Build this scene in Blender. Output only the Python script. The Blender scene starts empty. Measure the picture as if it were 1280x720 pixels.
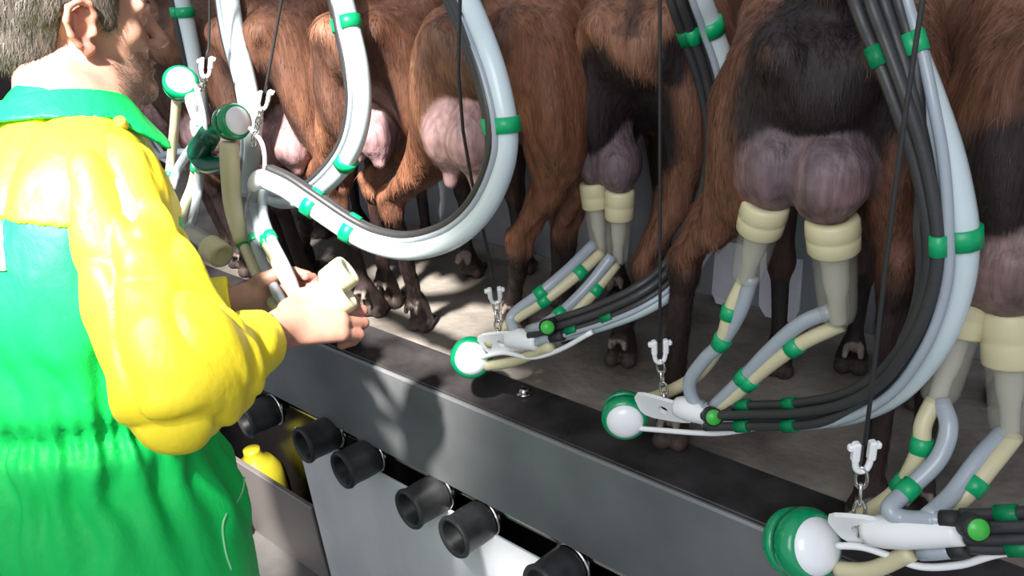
import bpy, math, random
import numpy as np
from mathutils import Vector, Matrix

random.seed(7)
rng = np.random.default_rng(11)
C = bpy.context.scene.collection

# ------------------------------------------------------------------ camera
F = 1000.0                                     # focal length in pixels of a 1280 wide frame
CAM = np.array([0.0, -0.88427502, 0.85])
RM = np.array([[0.75735857, 0.2109239, -0.61799603],
               [0.6463808, -0.37655541, 0.66362481],
               [-0.09273542, -0.90206271, -0.42152463]])   # columns: camera right, down, forward


def at(px, py, Y):
    """point of the plane y = Y seen at a photo pixel"""
    r = RM @ np.array([(px - 640) / F, (py - 360) / F, 1.0])
    return CAM + r * ((Y - CAM[1]) / r[1])


def onz(px, py, z=0.0):
    r = RM @ np.array([(px - 640) / F, (py - 360) / F, 1.0])
    return CAM + r * ((z - CAM[2]) / r[2])


def atd(px, py, d):
    return CAM + RM @ np.array([(px - 640) / F, (py - 360) / F, 1.0]) * d


def V(*a):
    return np.array(a, float)


def nrm(v):
    v = np.asarray(v, float)
    return v / np.linalg.norm(v)


RIGHT, DOWN, FWD = RM[:, 0], RM[:, 1], RM[:, 2]

# ------------------------------------------------------------------ materials
MATS = {}


def mat(name, col, rough=0.5, metal=0.0, bump=0.0, bscale=(40, 40, 40), var=0.0, spec=0.5, alpha=1.0,
        trans=0.0, coat=0.0, sss=0.0, var2=None, vscale=None):
    m = bpy.data.materials.new(name)
    m.use_nodes = True
    nt = m.node_tree
    b = nt.nodes['Principled BSDF']
    b.inputs['Base Color'].default_value = (*col, 1)
    b.inputs['Roughness'].default_value = rough
    b.inputs['Metallic'].default_value = metal
    b.inputs['Specular IOR Level'].default_value = spec
    b.inputs['Alpha'].default_value = alpha
    b.inputs['Transmission Weight'].default_value = trans
    b.inputs['Coat Weight'].default_value = coat
    if sss:
        b.inputs['Subsurface Weight'].default_value = sss
        b.inputs['Subsurface Radius'].default_value = (0.01, 0.005, 0.003)
        b.inputs['Subsurface Scale'].default_value = 0.5
    if bump or var:
        tc = nt.nodes.new('ShaderNodeTexCoord')
        mp = nt.nodes.new('ShaderNodeMapping')
        mp.inputs['Scale'].default_value = bscale
        nt.links.new(tc.outputs['Object'], mp.inputs['Vector'])
        nz = nt.nodes.new('ShaderNodeTexNoise')
        nz.inputs['Scale'].default_value = 1.0
        nz.inputs['Detail'].default_value = 5.0
        nt.links.new(mp.outputs['Vector'], nz.inputs['Vector'])
        if bump:
            bp = nt.nodes.new('ShaderNodeBump')
            bp.inputs['Strength'].default_value = bump
            bp.inputs['Distance'].default_value = 0.01
            nt.links.new(nz.outputs['Fac'], bp.inputs['Height'])
            nt.links.new(bp.outputs['Normal'], b.inputs['Normal'])
        if var:
            if vscale:
                mp2 = nt.nodes.new('ShaderNodeMapping')
                mp2.inputs['Scale'].default_value = vscale
                nt.links.new(tc.outputs['Object'], mp2.inputs['Vector'])
                nz2 = nt.nodes.new('ShaderNodeTexNoise')
                nz2.inputs['Scale'].default_value = 1.0
                nz2.inputs['Detail'].default_value = 6.0
                nt.links.new(mp2.outputs['Vector'], nz2.inputs['Vector'])
                nz = nz2
            rp = nt.nodes.new('ShaderNodeValToRGB')
            c2 = var2 if var2 else tuple(min(1, c * (1 + var)) for c in col)
            rp.color_ramp.elements[0].position = 0.35
            rp.color_ramp.elements[1].position = 0.65
            rp.color_ramp.elements[0].color = (*[c * (1 - var) for c in col], 1)
            rp.color_ramp.elements[1].color = (*c2, 1)
            nt.links.new(nz.outputs['Fac'], rp.inputs['Fac'])
            nt.links.new(rp.outputs['Color'], b.inputs['Base Color'])
    MATS[name] = m
    return m


def attr_mat(name, rough, bump, bscale, var, vscale, rough_a=None, spec=0.5, sheen=0.0, sss=0.0, bdist=0.004):
    """base colour from the 'col' attribute; its alpha blends roughness to rough_a and switches the fine grain off"""
    m = bpy.data.materials.new(name)
    m.use_nodes = True
    nt = m.node_tree
    L = nt.links
    b = nt.nodes['Principled BSDF']
    at_ = nt.nodes.new('ShaderNodeAttribute')
    at_.attribute_name = 'col'
    tc = nt.nodes.new('ShaderNodeTexCoord')

    def noise(scale, det=4.0):
        mp = nt.nodes.new('ShaderNodeMapping')
        mp.inputs['Scale'].default_value = scale
        L.new(tc.outputs['Object'], mp.inputs['Vector'])
        nz = nt.nodes.new('ShaderNodeTexNoise')
        nz.inputs['Scale'].default_value = 1.0
        nz.inputs['Detail'].default_value = det
        L.new(mp.outputs['Vector'], nz.inputs['Vector'])
        return nz.outputs['Fac']
    n1 = noise(bscale)
    n2 = noise(vscale)
    mr = nt.nodes.new('ShaderNodeMapRange')
    mr.inputs['From Min'].default_value = 0.3
    mr.inputs['From Max'].default_value = 0.7
    mr.inputs['To Min'].default_value = 1 - var
    mr.inputs['To Max'].default_value = 1 + var
    L.new(n2, mr.inputs['Value'])
    mx = nt.nodes.new('ShaderNodeVectorMath')
    mx.operation = 'SCALE'
    L.new(at_.outputs['Color'], mx.inputs[0])
    L.new(mr.outputs['Result'], mx.inputs['Scale'])
    L.new(mx.outputs['Vector'], b.inputs['Base Color'])
    b.inputs['Specular IOR Level'].default_value = spec
    b.inputs['Roughness'].default_value = rough
    if rough_a is not None:
        r2 = nt.nodes.new('ShaderNodeMapRange')
        r2.inputs['To Min'].default_value = rough
        r2.inputs['To Max'].default_value = rough_a
        L.new(at_.outputs['Alpha'], r2.inputs['Value'])
        L.new(r2.outputs['Result'], b.inputs['Roughness'])
    if bump:
        bp = nt.nodes.new('ShaderNodeBump')
        bp.inputs['Strength'].default_value = bump
        bp.inputs['Distance'].default_value = bdist
        L.new(n1, bp.inputs['Height'])
        L.new(bp.outputs['Normal'], b.inputs['Normal'])
    if sheen:
        b.inputs['Sheen Weight'].default_value = sheen
    if sss:
        b.inputs['Subsurface Weight'].default_value = sss
        b.inputs['Subsurface Radius'].default_value = (0.01, 0.004, 0.002)
        b.inputs['Subsurface Scale'].default_value = 0.6
    MATS[name] = m
    return m


M_COAT = attr_mat('goat_coat', 0.62, 0.6, (170, 170, 30), 0.35, (90, 90, 12), rough_a=0.42, spec=0.35)
M_HAIR = attr_mat('goat_hair', 0.55, 0, (1, 1, 1), 0.3, (60, 60, 14), spec=0.3)
M_SKIN = attr_mat('skin', 0.45, 0.15, (300, 300, 300), 0.08, (50, 50, 50), spec=0.4, sss=0.15, bdist=0.002)
M_MANHAIR = attr_mat('man_hair', 0.5, 0.4, (250, 250, 60), 0.3, (120, 120, 40), spec=0.4)
M_GREEN = mat('green_cotton', (0.003, 0.46, 0.085), 0.55, bump=0.5, bscale=(24, 24, 12), spec=0.3)
M_YELLOW = mat('yellow_cotton', (0.86, 0.68, 0.03), 0.5, bump=0.5, bscale=(22, 22, 14), spec=0.35)
M_BUTTON = mat('yellow_button', (0.8, 0.6, 0.02), 0.3)
M_WHITECLOTH = mat('white_label', (0.8, 0.8, 0.78), 0.6)
M_SEAM = mat('pale_seam', (0.25, 0.62, 0.35), 0.6)
M_BOOT = mat('boot_rubber', (0.02, 0.02, 0.02), 0.4)
M_STEEL = mat('kerb_steel', (0.20, 0.205, 0.215), 0.42, metal=0.35, bump=0.06, bscale=(5, 40, 40), var=0.25, vscale=(3, 3, 3))
M_FLANGE = mat('kerb_flange', (0.055, 0.05, 0.052), 0.3, metal=0.3, bump=0.12, bscale=(60, 60, 60), var=0.5, vscale=(9, 9, 9))
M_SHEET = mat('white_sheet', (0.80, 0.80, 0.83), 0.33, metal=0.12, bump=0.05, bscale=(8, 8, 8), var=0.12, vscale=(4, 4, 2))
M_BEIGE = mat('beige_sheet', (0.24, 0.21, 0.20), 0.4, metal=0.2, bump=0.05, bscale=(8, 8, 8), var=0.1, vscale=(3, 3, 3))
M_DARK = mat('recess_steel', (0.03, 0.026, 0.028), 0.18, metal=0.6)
M_DECK = mat('deck_concrete', (0.23, 0.20, 0.175), 0.5, bump=0.35, bscale=(45, 45, 45), var=0.45, vscale=(5, 5, 5),
             var2=(0.34, 0.30, 0.265))
M_PIT = mat('pit_concrete', (0.14, 0.13, 0.125), 0.6, bump=0.3, bscale=(30, 30, 30), var=0.3, vscale=(4, 4, 4))
M_WALL = mat('barn_wall', (0.05, 0.04, 0.038), 0.8, bump=0.2, bscale=(14, 14, 14), var=0.3, vscale=(3, 3, 3))
M_PANEL = mat('barrier_steel', (0.30, 0.31, 0.35), 0.42, metal=0.2, bump=0.04, bscale=(10, 10, 10), var=0.2, vscale=(5, 5, 5))
M_PLATE = mat('barrier_plate', (0.80, 0.78, 0.90), 0.45, var=0.1, bump=0.02, vscale=(10, 10, 10))
M_BLACK = mat('black_rubber', (0.035, 0.034, 0.037), 0.42, bump=0.06, bscale=(80, 80, 80))
M_BLACKIN = mat('black_rubber_inside', (0.012, 0.012, 0.013), 0.5)
M_CUP = mat('wash_cup_rubber', (0.035, 0.035, 0.038), 0.45, bump=0.1, bscale=(60, 60, 60), var=0.35, vscale=(18, 18, 18))
M_HOSE = mat('milky_hose', (0.66, 0.76, 0.80), 0.22, trans=0.12, spec=0.6)
M_PULSE = mat('pulse_tube', (0.50, 0.56, 0.63), 0.25, trans=0.35, spec=0.6)
M_CREAM = mat('cream_rubber', (0.58, 0.53, 0.34), 0.4, sss=0.05, bump=0.04, bscale=(60, 60, 60))
M_LINER = mat('liner_rubber', (0.60, 0.54, 0.34), 0.42, bump=0.03, bscale=(60, 60, 60))
M_WHITE = mat('white_plastic', (0.82, 0.83, 0.84), 0.3)
M_DOME = mat('valve_dome', (0.84, 0.85, 0.88), 0.25, coat=0.3)
M_GRN = mat('green_plastic', (0.0, 0.27, 0.105), 0.25, coat=0.4)
M_GRND = mat('green_plastic_dark', (0.0, 0.09, 0.05), 0.3)
M_TIE = mat('green_tie', (0.0, 0.34, 0.125), 0.35)
M_LIME = mat('lime_button', (0.05, 0.45, 0.06), 0.3)
M_CHROME = mat('chrome', (0.62, 0.60, 0.58), 0.2, metal=1.0)
M_CORD = mat('black_cord', (0.02, 0.02, 0.022), 0.6)
M_CLEAR = mat('clear_shell', (0.60, 0.58, 0.50), 0.06, alpha=0.2, spec=0.9)
M_INNER = mat('inner_liner', (0.42, 0.40, 0.33), 0.4, alpha=1.0)
M_EYE = mat('eye', (0.5, 0.45, 0.42), 0.2)

# ------------------------------------------------------------------ objects
def link(name, me, m, parent=None):
    o = bpy.data.objects.new(name, me)
    C.objects.link(o)
    for mm in (m if isinstance(m, (list, tuple)) else [m]):
        if me is not None and mm is not None:
            me.materials.append(mm)
    if parent is not None:
        o.parent = parent
        o.matrix_parent_inverse = parent.matrix_world.inverted() if False else Matrix.Translation(-Vector(parent.location))
    return o


def thing(name, label, cat, loc=(0, 0, 0), group=None):
    o = bpy.data.objects.new(name, None)
    C.objects.link(o)
    o.empty_display_size = 0.05
    o.location = loc
    o['label'] = label
    o['category'] = cat
    if group:
        o['group'] = group
    return o


def tag(o, label, cat, group=None):
    o['label'] = label
    o['category'] = cat
    if group:
        o['group'] = group
    return o


def struct(o):
    o['kind'] = 'structure'
    return o


class MB:
    def __init__(s):
        s.v, s.f, s.mi = [], [], []
        s.n = 0
        s.sm = []

    def add(s, v, f, mi=0, smooth=True):
        v = np.asarray(v, float).reshape(-1, 3)
        s.v.append(v)
        for q in f:
            s.f.append([i + s.n for i in q])
            s.mi.append(mi)
            s.sm.append(smooth)
        s.n += len(v)
        return s

    def build(s, name, m, parent=None):
        me = bpy.data.meshes.new(name)
        me.from_pydata(np.concatenate(s.v).tolist(), [], s.f)
        me.polygons.foreach_set('material_index', s.mi)
        me.polygons.foreach_set('use_smooth', s.sm)
        me.update()
        return link(name, me, m, parent)

    def box(s, c, size, ax=None, bev=0.0, mi=0):
        """bevelled box: ax rows are its axes"""
        ax = np.eye(3) if ax is None else np.asarray(ax, float)
        hx = np.asarray(size, float) / 2
        b = min(bev, min(hx) * 0.9) if bev else 0
        if not b:
            P = [(i, j, k) for i in (-1, 1) for j in (-1, 1) for k in (-1, 1)]
            v = [np.asarray(c) + (np.array(p) * hx) @ ax for p in P]
            s.add(v, [(0, 1, 3, 2), (4, 6, 7, 5), (0, 4, 5, 1), (2, 3, 7, 6), (0, 2, 6, 4), (1, 5, 7, 3)], mi, False)
            return s
        v, f, ix = [], [], {}
        for sx in (-1, 1):
            for sy in (-1, 1):
                for sz in (-1, 1):
                    for k in range(3):
                        d = np.array([sx, sy, sz], float) * (hx - b)
                        d[k] += (sx, sy, sz)[k] * b
                        ix[(sx, sy, sz, k)] = len(v)
                        v.append(np.asarray(c) + d @ ax)
        for k in range(3):
            a, b2 = [(1, 2), (2, 0), (0, 1)][k]
            for sg in (-1, 1):
                q = []
                for (u, w) in ((-1, -1), (1, -1), (1, 1), (-1, 1)):
                    t = [0, 0, 0]
                    t[k] = sg
                    t[a] = u
                    t[b2] = w
                    q.append(ix[(*t, k)])
                f.append(q if sg > 0 else q[::-1])
        for k in range(3):                         # edges along axis k
            a, b2 = [(1, 2), (2, 0), (0, 1)][k]
            for u in (-1, 1):
                for w in (-1, 1):
                    def g(e, kk):
                        t = [0, 0, 0]
                        t[k] = e
                        t[a] = u
                        t[b2] = w
                        return ix[(*t, kk)]
                    q = [g(-1, a), g(1, a), g(1, b2), g(-1, b2)]
                    f.append(q if u * w < 0 else q[::-1])
        for sx in (-1, 1):
            for sy in (-1, 1):
                for sz in (-1, 1):
                    q = [ix[(sx, sy, sz, k)] for k in range(3)]
                    f.append(q if sx * sy * sz > 0 else q[::-1])
        s.add(v, f, mi, False)
        return s

    def tube(s, pts, r, n=12, mi=0, sub=6, caps=True, closed=False, flat=None):
        P = curve(pts, sub, closed)
        s.sweep(P, r, n, mi, caps, closed)
        return s

    def sweep(s, P, r, n=12, mi=0, caps=True, closed=False):
        P = np.asarray(P, float)
        N = len(P)
        rr = np.asarray(r, float) * np.ones(N) if np.ndim(r) == 0 else np.interp(np.linspace(0, 1, N), np.linspace(0, 1, len(r)), r)
        T, A, B = frames(P, closed)
        a = np.linspace(0, 2 * math.pi, n, endpoint=False)
        v = (P[:, None] + rr[:, None, None] * (np.cos(a)[None, :, None] * A[:, None] + np.sin(a)[None, :, None] * B[:, None])).reshape(-1, 3)
        f = []
        for i in range(N if closed else N - 1):
            j = (i + 1) % N
            for k in range(n):
                f.append((i * n + k, i * n + (k + 1) % n, j * n + (k + 1) % n, j * n + k))
        if caps and not closed:
            f.append(tuple(range(n))[::-1])
            f.append(tuple((N - 1) * n + k for k in range(n)))
        s.add(v, f, mi)
        return s

    def lathe(s, o, axis, prof, n=28, mi=0, up=None):
        """prof: list of (distance along axis, radius)"""
        axis = nrm(axis)
        up = V(0, 0, 1) if up is None else up
        if abs(axis @ up) > 0.95:
            up = V(1, 0, 0)
        A = nrm(np.cross(up, axis))
        B = np.cross(axis, A)
        a = np.linspace(0, 2 * math.pi, n, endpoint=False)
        v, f = [], []
        for (t, r) in prof:
            for k in a:
                v.append(np.asarray(o) + axis * t + max(r, 1e-5) * (math.cos(k) * A + math.sin(k) * B))
        for i in range(len(prof) - 1):
            for k in range(n):
                f.append((i * n + k, i * n + (k + 1) % n, (i + 1) * n + (k + 1) % n, (i + 1) * n + k))
        s.add(v, f, mi)
        return s


def curve(pts, sub=6, closed=False):
    P = np.asarray(pts, float)
    if len(P) == 2 and not closed:
        return np.linspace(P[0], P[1], max(2, sub))
    n = len(P)
    out = []
    for i in range(n if closed else n - 1):
        if closed:
            p0, p1, p2, p3 = P[(i - 1) % n], P[i], P[(i + 1) % n], P[(i + 2) % n]
        else:
            p1, p2 = P[i], P[i + 1]
            p0 = P[i - 1] if i else 2 * p1 - p2
            p3 = P[i + 2] if i + 2 < n else 2 * p2 - p1
        for t in np.linspace(0, 1, sub, endpoint=False):
            out.append(0.5 * ((2 * p1) + (-p0 + p2) * t + (2 * p0 - 5 * p1 + 4 * p2 - p3) * t * t + (-p0 + 3 * p1 - 3 * p2 + p3) * t ** 3))
    if not closed:
        out.append(P[-1])
    return np.array(out)


def frames(P, closed=False):
    N = len(P)
    if closed:
        T = np.roll(P, -1, 0) - np.roll(P, 1, 0)
    else:
        T = np.gradient(P, axis=0)
    T /= np.maximum(np.linalg.norm(T, axis=1, keepdims=True), 1e-9)
    A = np.zeros_like(P)
    u = V(0, 0, 1) if abs(T[0][2]) < 0.9 else V(1, 0, 0)
    A[0] = nrm(u - T[0] * (u @ T[0]))
    for i in range(1, N):
        a = A[i - 1] - T[i] * (A[i - 1] @ T[i])
        A[i] = nrm(a)
    return T, A, np.cross(T, A)


# ------------------------------------------------------------------ implicit surfaces
def smin(a, b, k):
    h = np.clip(0.5 + 0.5 * (b - a) / k, 0, 1)
    return b * (1 - h) + a * h - k * h * (1 - h)


def smax(a, b, k):
    return -smin(-a, -b, k)


def cap(P, a, b, r1, r2=None):
    r2 = r1 if r2 is None else r2
    a = np.asarray(a, float)
    ba = np.asarray(b, float) - a
    h = np.clip((P - a) @ ba / max(ba @ ba, 1e-12), 0, 1)
    return np.linalg.norm(P - a - h[:, None] * ba, axis=1) - (r1 + (r2 - r1) * h)


def ell(P, c, r, ax=None):
    q = P - np.asarray(c, float)
    if ax is not None:
        q = q @ np.asarray(ax, float).T
    r = np.asarray(r, float)
    k0 = np.linalg.norm(q / r, axis=1)
    k1 = np.linalg.norm(q / (r * r), axis=1)
    return k0 * (k0 - 1) / np.maximum(k1, 1e-6)


def vnoise(P, f, seed=0):
    q = P * np.asarray(f, float) + seed * 17.31
    i = np.floor(q).astype(np.int64)
    t = q - i
    t = t * t * (3 - 2 * t)
    out = 0
    for dx in (0, 1):
        wx = t[:, 0] if dx else 1 - t[:, 0]
        for dy in (0, 1):
            wy = t[:, 1] if dy else 1 - t[:, 1]
            for dz in (0, 1):
                wz = t[:, 2] if dz else 1 - t[:, 2]
                h = ((i[:, 0] + dx) * 73856093) ^ ((i[:, 1] + dy) * 19349663) ^ ((i[:, 2] + dz) * 83492791)
                h = (h ^ (h >> 13)) * 1274126177
                out = out + wx * wy * wz * (((h ^ (h >> 16)) & 0xffff) / 65535.0)
    return out * 2 - 1


def nets(f, lo, hi, h, B=12, mg=0.006):
    """surface nets over only the blocks the surface passes through"""
    lo = np.asarray(lo, float)
    n = np.ceil((np.asarray(hi) - lo) / (h * B)).astype(int)
    g = np.stack(np.meshgrid(*[np.arange(k) for k in n], indexing='ij'), -1).reshape(-1, 3)
    d = f(lo + (g + 0.5) * h * B)
    g = g[np.abs(d) < h * B * 1.25 + mg]
    NJ, NK = n[1] * B + 2, n[2] * B + 2
    loc = np.stack(np.meshgrid(*[np.arange(B + 1)] * 3, indexing='ij'), -1).reshape(-1, 3)
    keys, verts, edges = [], [], []
    corner = np.array([(i, j, k) for i in (0, 1) for j in (0, 1) for k in (0, 1)])
    eds = [(a, b) for a in range(8) for b in range(a + 1, 8) if np.abs(corner[a] - corner[b]).sum() == 1]
    for c0 in range(0, len(g), 48):
        gb = g[c0:c0 + 48]
        idx = gb[:, None] * B + loc[None]
        val = f((lo + idx.reshape(-1, 3) * h)).reshape(-1, B + 1, B + 1, B + 1)
        cv = np.stack([val[:, i:B + i, j:B + j, k:B + k] for i, j, k in corner], -1)
        s = cv < 0
        act = s.any(-1) & ~s.all(-1)
        bi, ii, jj, kk = np.nonzero(act)
        if len(bi) == 0:
            continue
        v8 = cv[bi, ii, jj, kk]
        base = gb[bi] * B + np.stack([ii, jj, kk], -1)
        acc = np.zeros((len(bi), 3))
        cnt = np.zeros(len(bi))
        for a, b in eds:
            va, vb = v8[:, a], v8[:, b]
            x = (va < 0) != (vb < 0)
            t = np.where(x, va / np.where(x, va - vb, 1), 0)
            p = corner[a] + t[:, None] * (corner[b] - corner[a])
            acc += p * x[:, None]
            cnt += x
        verts.append(lo + (base + acc / cnt[:, None]) * h)
        keys.append((base[:, 0] * NJ + base[:, 1]) * NK + base[:, 2])
        s0 = val < 0
        for axn in range(3):
            sh = [slice(0, B)] * 3
            sh[axn] = slice(1, B + 1)
            a = s0[:, :B, :B, :B]
            b = s0[(slice(None), *sh)]
            e = np.argwhere(a != b)
            if len(e):
                edges.append(np.column_stack([gb[e[:, 0]] * B + e[:, 1:], np.full(len(e), axn), a[tuple(e.T)]]))
    keys = np.concatenate(keys)
    verts = np.concatenate(verts)
    edges = np.concatenate(edges)
    o = np.argsort(keys)
    keys, verts = keys[o], verts[o]
    quads = []
    for axn in range(3):
        e = edges[edges[:, 3] == axn]
        u, w = (axn + 1) % 3, (axn + 2) % 3
        q, ok = [], np.ones(len(e), bool)
        for du, dw in ((-1, -1), (0, -1), (0, 0), (-1, 0)):
            cc = e[:, :3].copy()
            cc[:, u] += du
            cc[:, w] += dw
            k = (cc[:, 0] * NJ + cc[:, 1]) * NK + cc[:, 2]
            j = np.clip(np.searchsorted(keys, k), 0, len(keys) - 1)
            ok &= (keys[j] == k) & (cc >= 0).all(1)
            q.append(j)
        q = np.stack(q, -1)
        inv = e[:, 4] == 0
        q[inv] = q[inv][:, ::-1]
        quads.append(q[ok])
    return verts, np.concatenate(quads)


def grad(f, P, e=0.002):
    g = np.stack([f(P + d) - f(P - d) for d in np.eye(3) * e], -1)
    return g / np.maximum(np.linalg.norm(g, axis=1, keepdims=True), 1e-9)


def npmesh(name, Vt, Q, col=None):
    me = bpy.data.meshes.new(name)
    k = Q.shape[1]
    me.vertices.add(len(Vt))
    me.vertices.foreach_set('co', np.asarray(Vt, np.float32).ravel())
    me.loops.add(Q.size)
    me.loops.foreach_set('vertex_index', Q.astype(np.int32).ravel())
    me.polygons.add(len(Q))
    me.polygons.foreach_set('loop_start', (np.arange(len(Q)) * k).astype(np.int32))
    me.polygons.foreach_set('loop_total', np.full(len(Q), k, np.int32))
    me.polygons.foreach_set('use_smooth', np.ones(len(Q), bool))
    me.update(calc_edges=True)
    me.validate()
    if col is not None:
        ca = me.color_attributes.new('col', 'FLOAT_COLOR', 'POINT')
        ca.data.foreach_set('color', np.asarray(col, np.float32).ravel())
    return me


def blades(Pt, N, D, length, width, cols, lift=0.2):
    """short hairs: one slim bent blade each"""
    n = len(Pt)
    D = D - N * (D * N).sum(1, keepdims=True)
    D /= np.maximum(np.linalg.norm(D, axis=1, keepdims=True), 1e-6)
    S = np.cross(N, D)
    L = length[:, None]
    a = Pt - S * width / 2 - N * 0.001
    b = Pt + S * width / 2 - N * 0.001
    c = Pt + (D + N * lift) * L * 0.55 + S * width * 0.4
    d = Pt + (D + N * lift) * L * 0.55 - S * width * 0.4
    e = Pt + (D + N * lift * 0.8) * L
    Vt = np.stack([a, b, c, d, e], 1).reshape(-1, 3)
    i = np.arange(n)[:, None] * 5
    T = np.concatenate([i + np.array([[0, 1, 2]]), i + np.array([[0, 2, 3]]), i + np.array([[3, 2, 4]])])
    return Vt, T, np.repeat(cols, 5, 0)


# ------------------------------------------------------------------ setting
def box_obj(name, lo, hi, m, bev=0.0, parent=None):
    lo, hi = np.array(lo, float), np.array(hi, float)
    return MB().box((lo + hi) / 2, hi - lo, bev=bev).build(name, m, parent)


struct(box_obj('floor', (-4.4, 0.10, -0.22), (1.4, 2.2, 0.0), M_DECK))
struct(box_obj('pit_floor', (-4.4, -3.2, -0.95), (1.4, 0.30, -0.86), M_PIT))
struct(box_obj('wall_back', (-4.4, 2.1, -0.9), (1.4, 2.25, 2.6), M_WALL))
struct(box_obj('wall_left', (-4.5, -1.2, -0.9), (-4.3, 2.2, 2.6), M_WALL))
k = MB()
k.box((-1.5, 0.006, -0.118), (5.8, 0.012, 0.236), bev=0.004)
k.box((-1.5, 0.030, -0.229), (5.8, 0.05, 0.014), bev=0.003)
struct(k.build('trim_1', M_STEEL))
struct(box_obj('trim_2', (-4.4, 0.0115, -0.012), (1.4, 0.125, 0.0012), M_FLANGE, 0.002))
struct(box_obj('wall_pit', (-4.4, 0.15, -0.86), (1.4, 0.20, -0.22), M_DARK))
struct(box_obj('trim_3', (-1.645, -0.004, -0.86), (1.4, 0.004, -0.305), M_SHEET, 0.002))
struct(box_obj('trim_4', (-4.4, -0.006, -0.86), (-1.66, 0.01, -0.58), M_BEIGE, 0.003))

# the overhead lines that the hoses and cords hang from
p = MB()
p.tube([(-4.3, 0.16, 1.36), (1.4, 0.16, 1.36)], 0.038, 18, sub=2)
p.tube([(-4.3, -0.0, 1.42), (1.4, -0.0, 1.42)], 0.018, 12, sub=2)
struct(p.build('trim_5', M_CHROME))

# low barrier the goats feed over
bt = thing('feed_barrier', 'low grey steel feed barrier behind the front legs of the goats', 'barrier', (-1.2, 0.6, 0))
for k in range(13):
    x0 = -3.4 + k * 0.345
    box_obj('panel', (x0, 0.585, 0.035), (x0 + 0.335, 0.597, 0.40), M_PANEL, 0.004, bt)
MB().box((-1.25, 0.60, 0.405), (4.6, 0.03, 0.03), bev=0.006).build('top_rail', M_PANEL, bt)
for k in range(4):
    box_obj('post', (-3.42 + k * 1.42, 0.60, 0.0), (-3.38 + k * 1.42, 0.64, 0.42), M_PANEL, 0.004, bt)


def plate(px, py, Y, w, h, skew, label):
    c = at(px, py, Y)
    t = MB()
    n = 5
    # a curved plastic flap with rounded lower corners
    prof = [(-0.5, 0.5), (0.5, 0.5), (0.5, -0.30), (0.36, -0.5), (-0.30, -0.5), (-0.5, -0.36)]
    v = []
    for yy in (0.0, 0.008):
        for (u, q) in prof:
            v.append(c + V(u * w + skew * q, yy + 0.02 * abs(u), q * h))
    m_ = len(prof)
    f = [tuple(range(m_)), tuple(range(m_, 2 * m_))[::-1]] + [(i, i + m_, (i + 1) % m_ + m_, (i + 1) % m_) for i in range(m_)]
    t.add(v, f, smooth=False)
    o = t.build('barrier_flap', M_PLATE)
    tag(o, label, 'flap', 'pale flaps on the barrier')


plate(908, 345, 0.57, 0.072, 0.15, 0.01, 'pale lilac plastic flap on barrier left of the front teat cups')
plate(972, 362, 0.57, 0.088, 0.145, 0.0, 'larger pale plastic flap on barrier between the two front teat cups')

# bolt on the kerb
c = onz(655, 491, 0.004)
b = MB()
b.lathe(c, (0, 0, 1), [(0, 0.0), (0, 0.017), (0.003, 0.016), (0.003, 0.010), (0.009, 0.0095), (0.0115, 0.006), (0.0115, 0.0)], 12)
tag(b.build('bolt', M_CHROME), 'small shiny bolt head with washer on top of the dark kerb', 'bolt')

# washing line under the kerb: pipe and its rubber cups
PZ, PY = -0.272, 0.045
w = thing('wash_pipe', 'steel wash pipe running under the kerb above the white sheet', 'pipe', (-1.3, PY, PZ))
MB().tube([(-2.4, PY, PZ), (-0.30, PY, PZ)], 0.017, 16, sub=2).build('pipe', M_CHROME, w)
CUPAX = nrm(V(-0.10, -0.99, 0.06))


def wash_cup(px, py, label, s=1.0, sx=0.0):
    op = at(px, py, -0.075)              # centre of the mouth
    ax = nrm(CUPAX + V(sx, 0, 0))
    back = op - ax * 0.105 * s
    t = thing('wash_cup', label, 'wash cup', tuple(back), 'black wash cups under the kerb')
    r = 0.045 * s
    MB().lathe(op, -ax, [(0.0, r * .80), (-0.004, r * .88), (-0.004, r * .98), (0.002, r * 1.04), (0.008, r * 1.0), (0.016, r * 0.95),
                         (0.05, r * 0.98), (0.075, r * 0.96), (0.083, r * 0.88), (0.088, r * .70), (0.105, r * 0.66), (0.107, 0)], 32).build('cup_body', M_CUP, t)
    MB().lathe(op, -ax, [(0.0, r * .80), (0.006, r * .68), (0.05, r * .62), (0.052, 0)], 28).build('cup_mouth', M_BLACKIN, t)
    q = MB().lathe(op, -ax, [(0.083, r * .92), (0.083, r * 1.0), (0.092, r * 1.0), (0.092, r * .7)], 28)
    q.build('clamp_ring', M_CHROME, t)
    tb = MB().tube([back, back - ax * 0.03 + V(0, 0.01, 0), V(back[0] + 0.05, PY, PZ)], 0.014 * s, 12)
    tb.build('neck', M_BLACK, t)
    lug = op + ax * -0.012 + nrm(np.cross(ax, V(0, 0, 1))) * r * 1.02
    MB().box(lug, (0.012, 0.012, 0.02), bev=0.003).build('lug', M_CUP, t)


for px, py, lab in ((567, 672, 'black wash cup lowest in view, in front of the brightest white sheet'),
                    (511, 637, 'black rubber wash cup just left of the lowest one, over the white sheet'),
                    (428, 588, 'black rubber wash cup over the left edge of the white sheet'),
                    (379, 557, 'shadowed black wash cup just left of the white sheet edge'),
                    (306, 527, 'darkest wash cup, half hidden behind the yellow sleeve cuff'),
                    (676, 735, 'black wash cup cut by the bottom edge of the picture')):
    wash_cup(px, py, lab)

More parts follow.
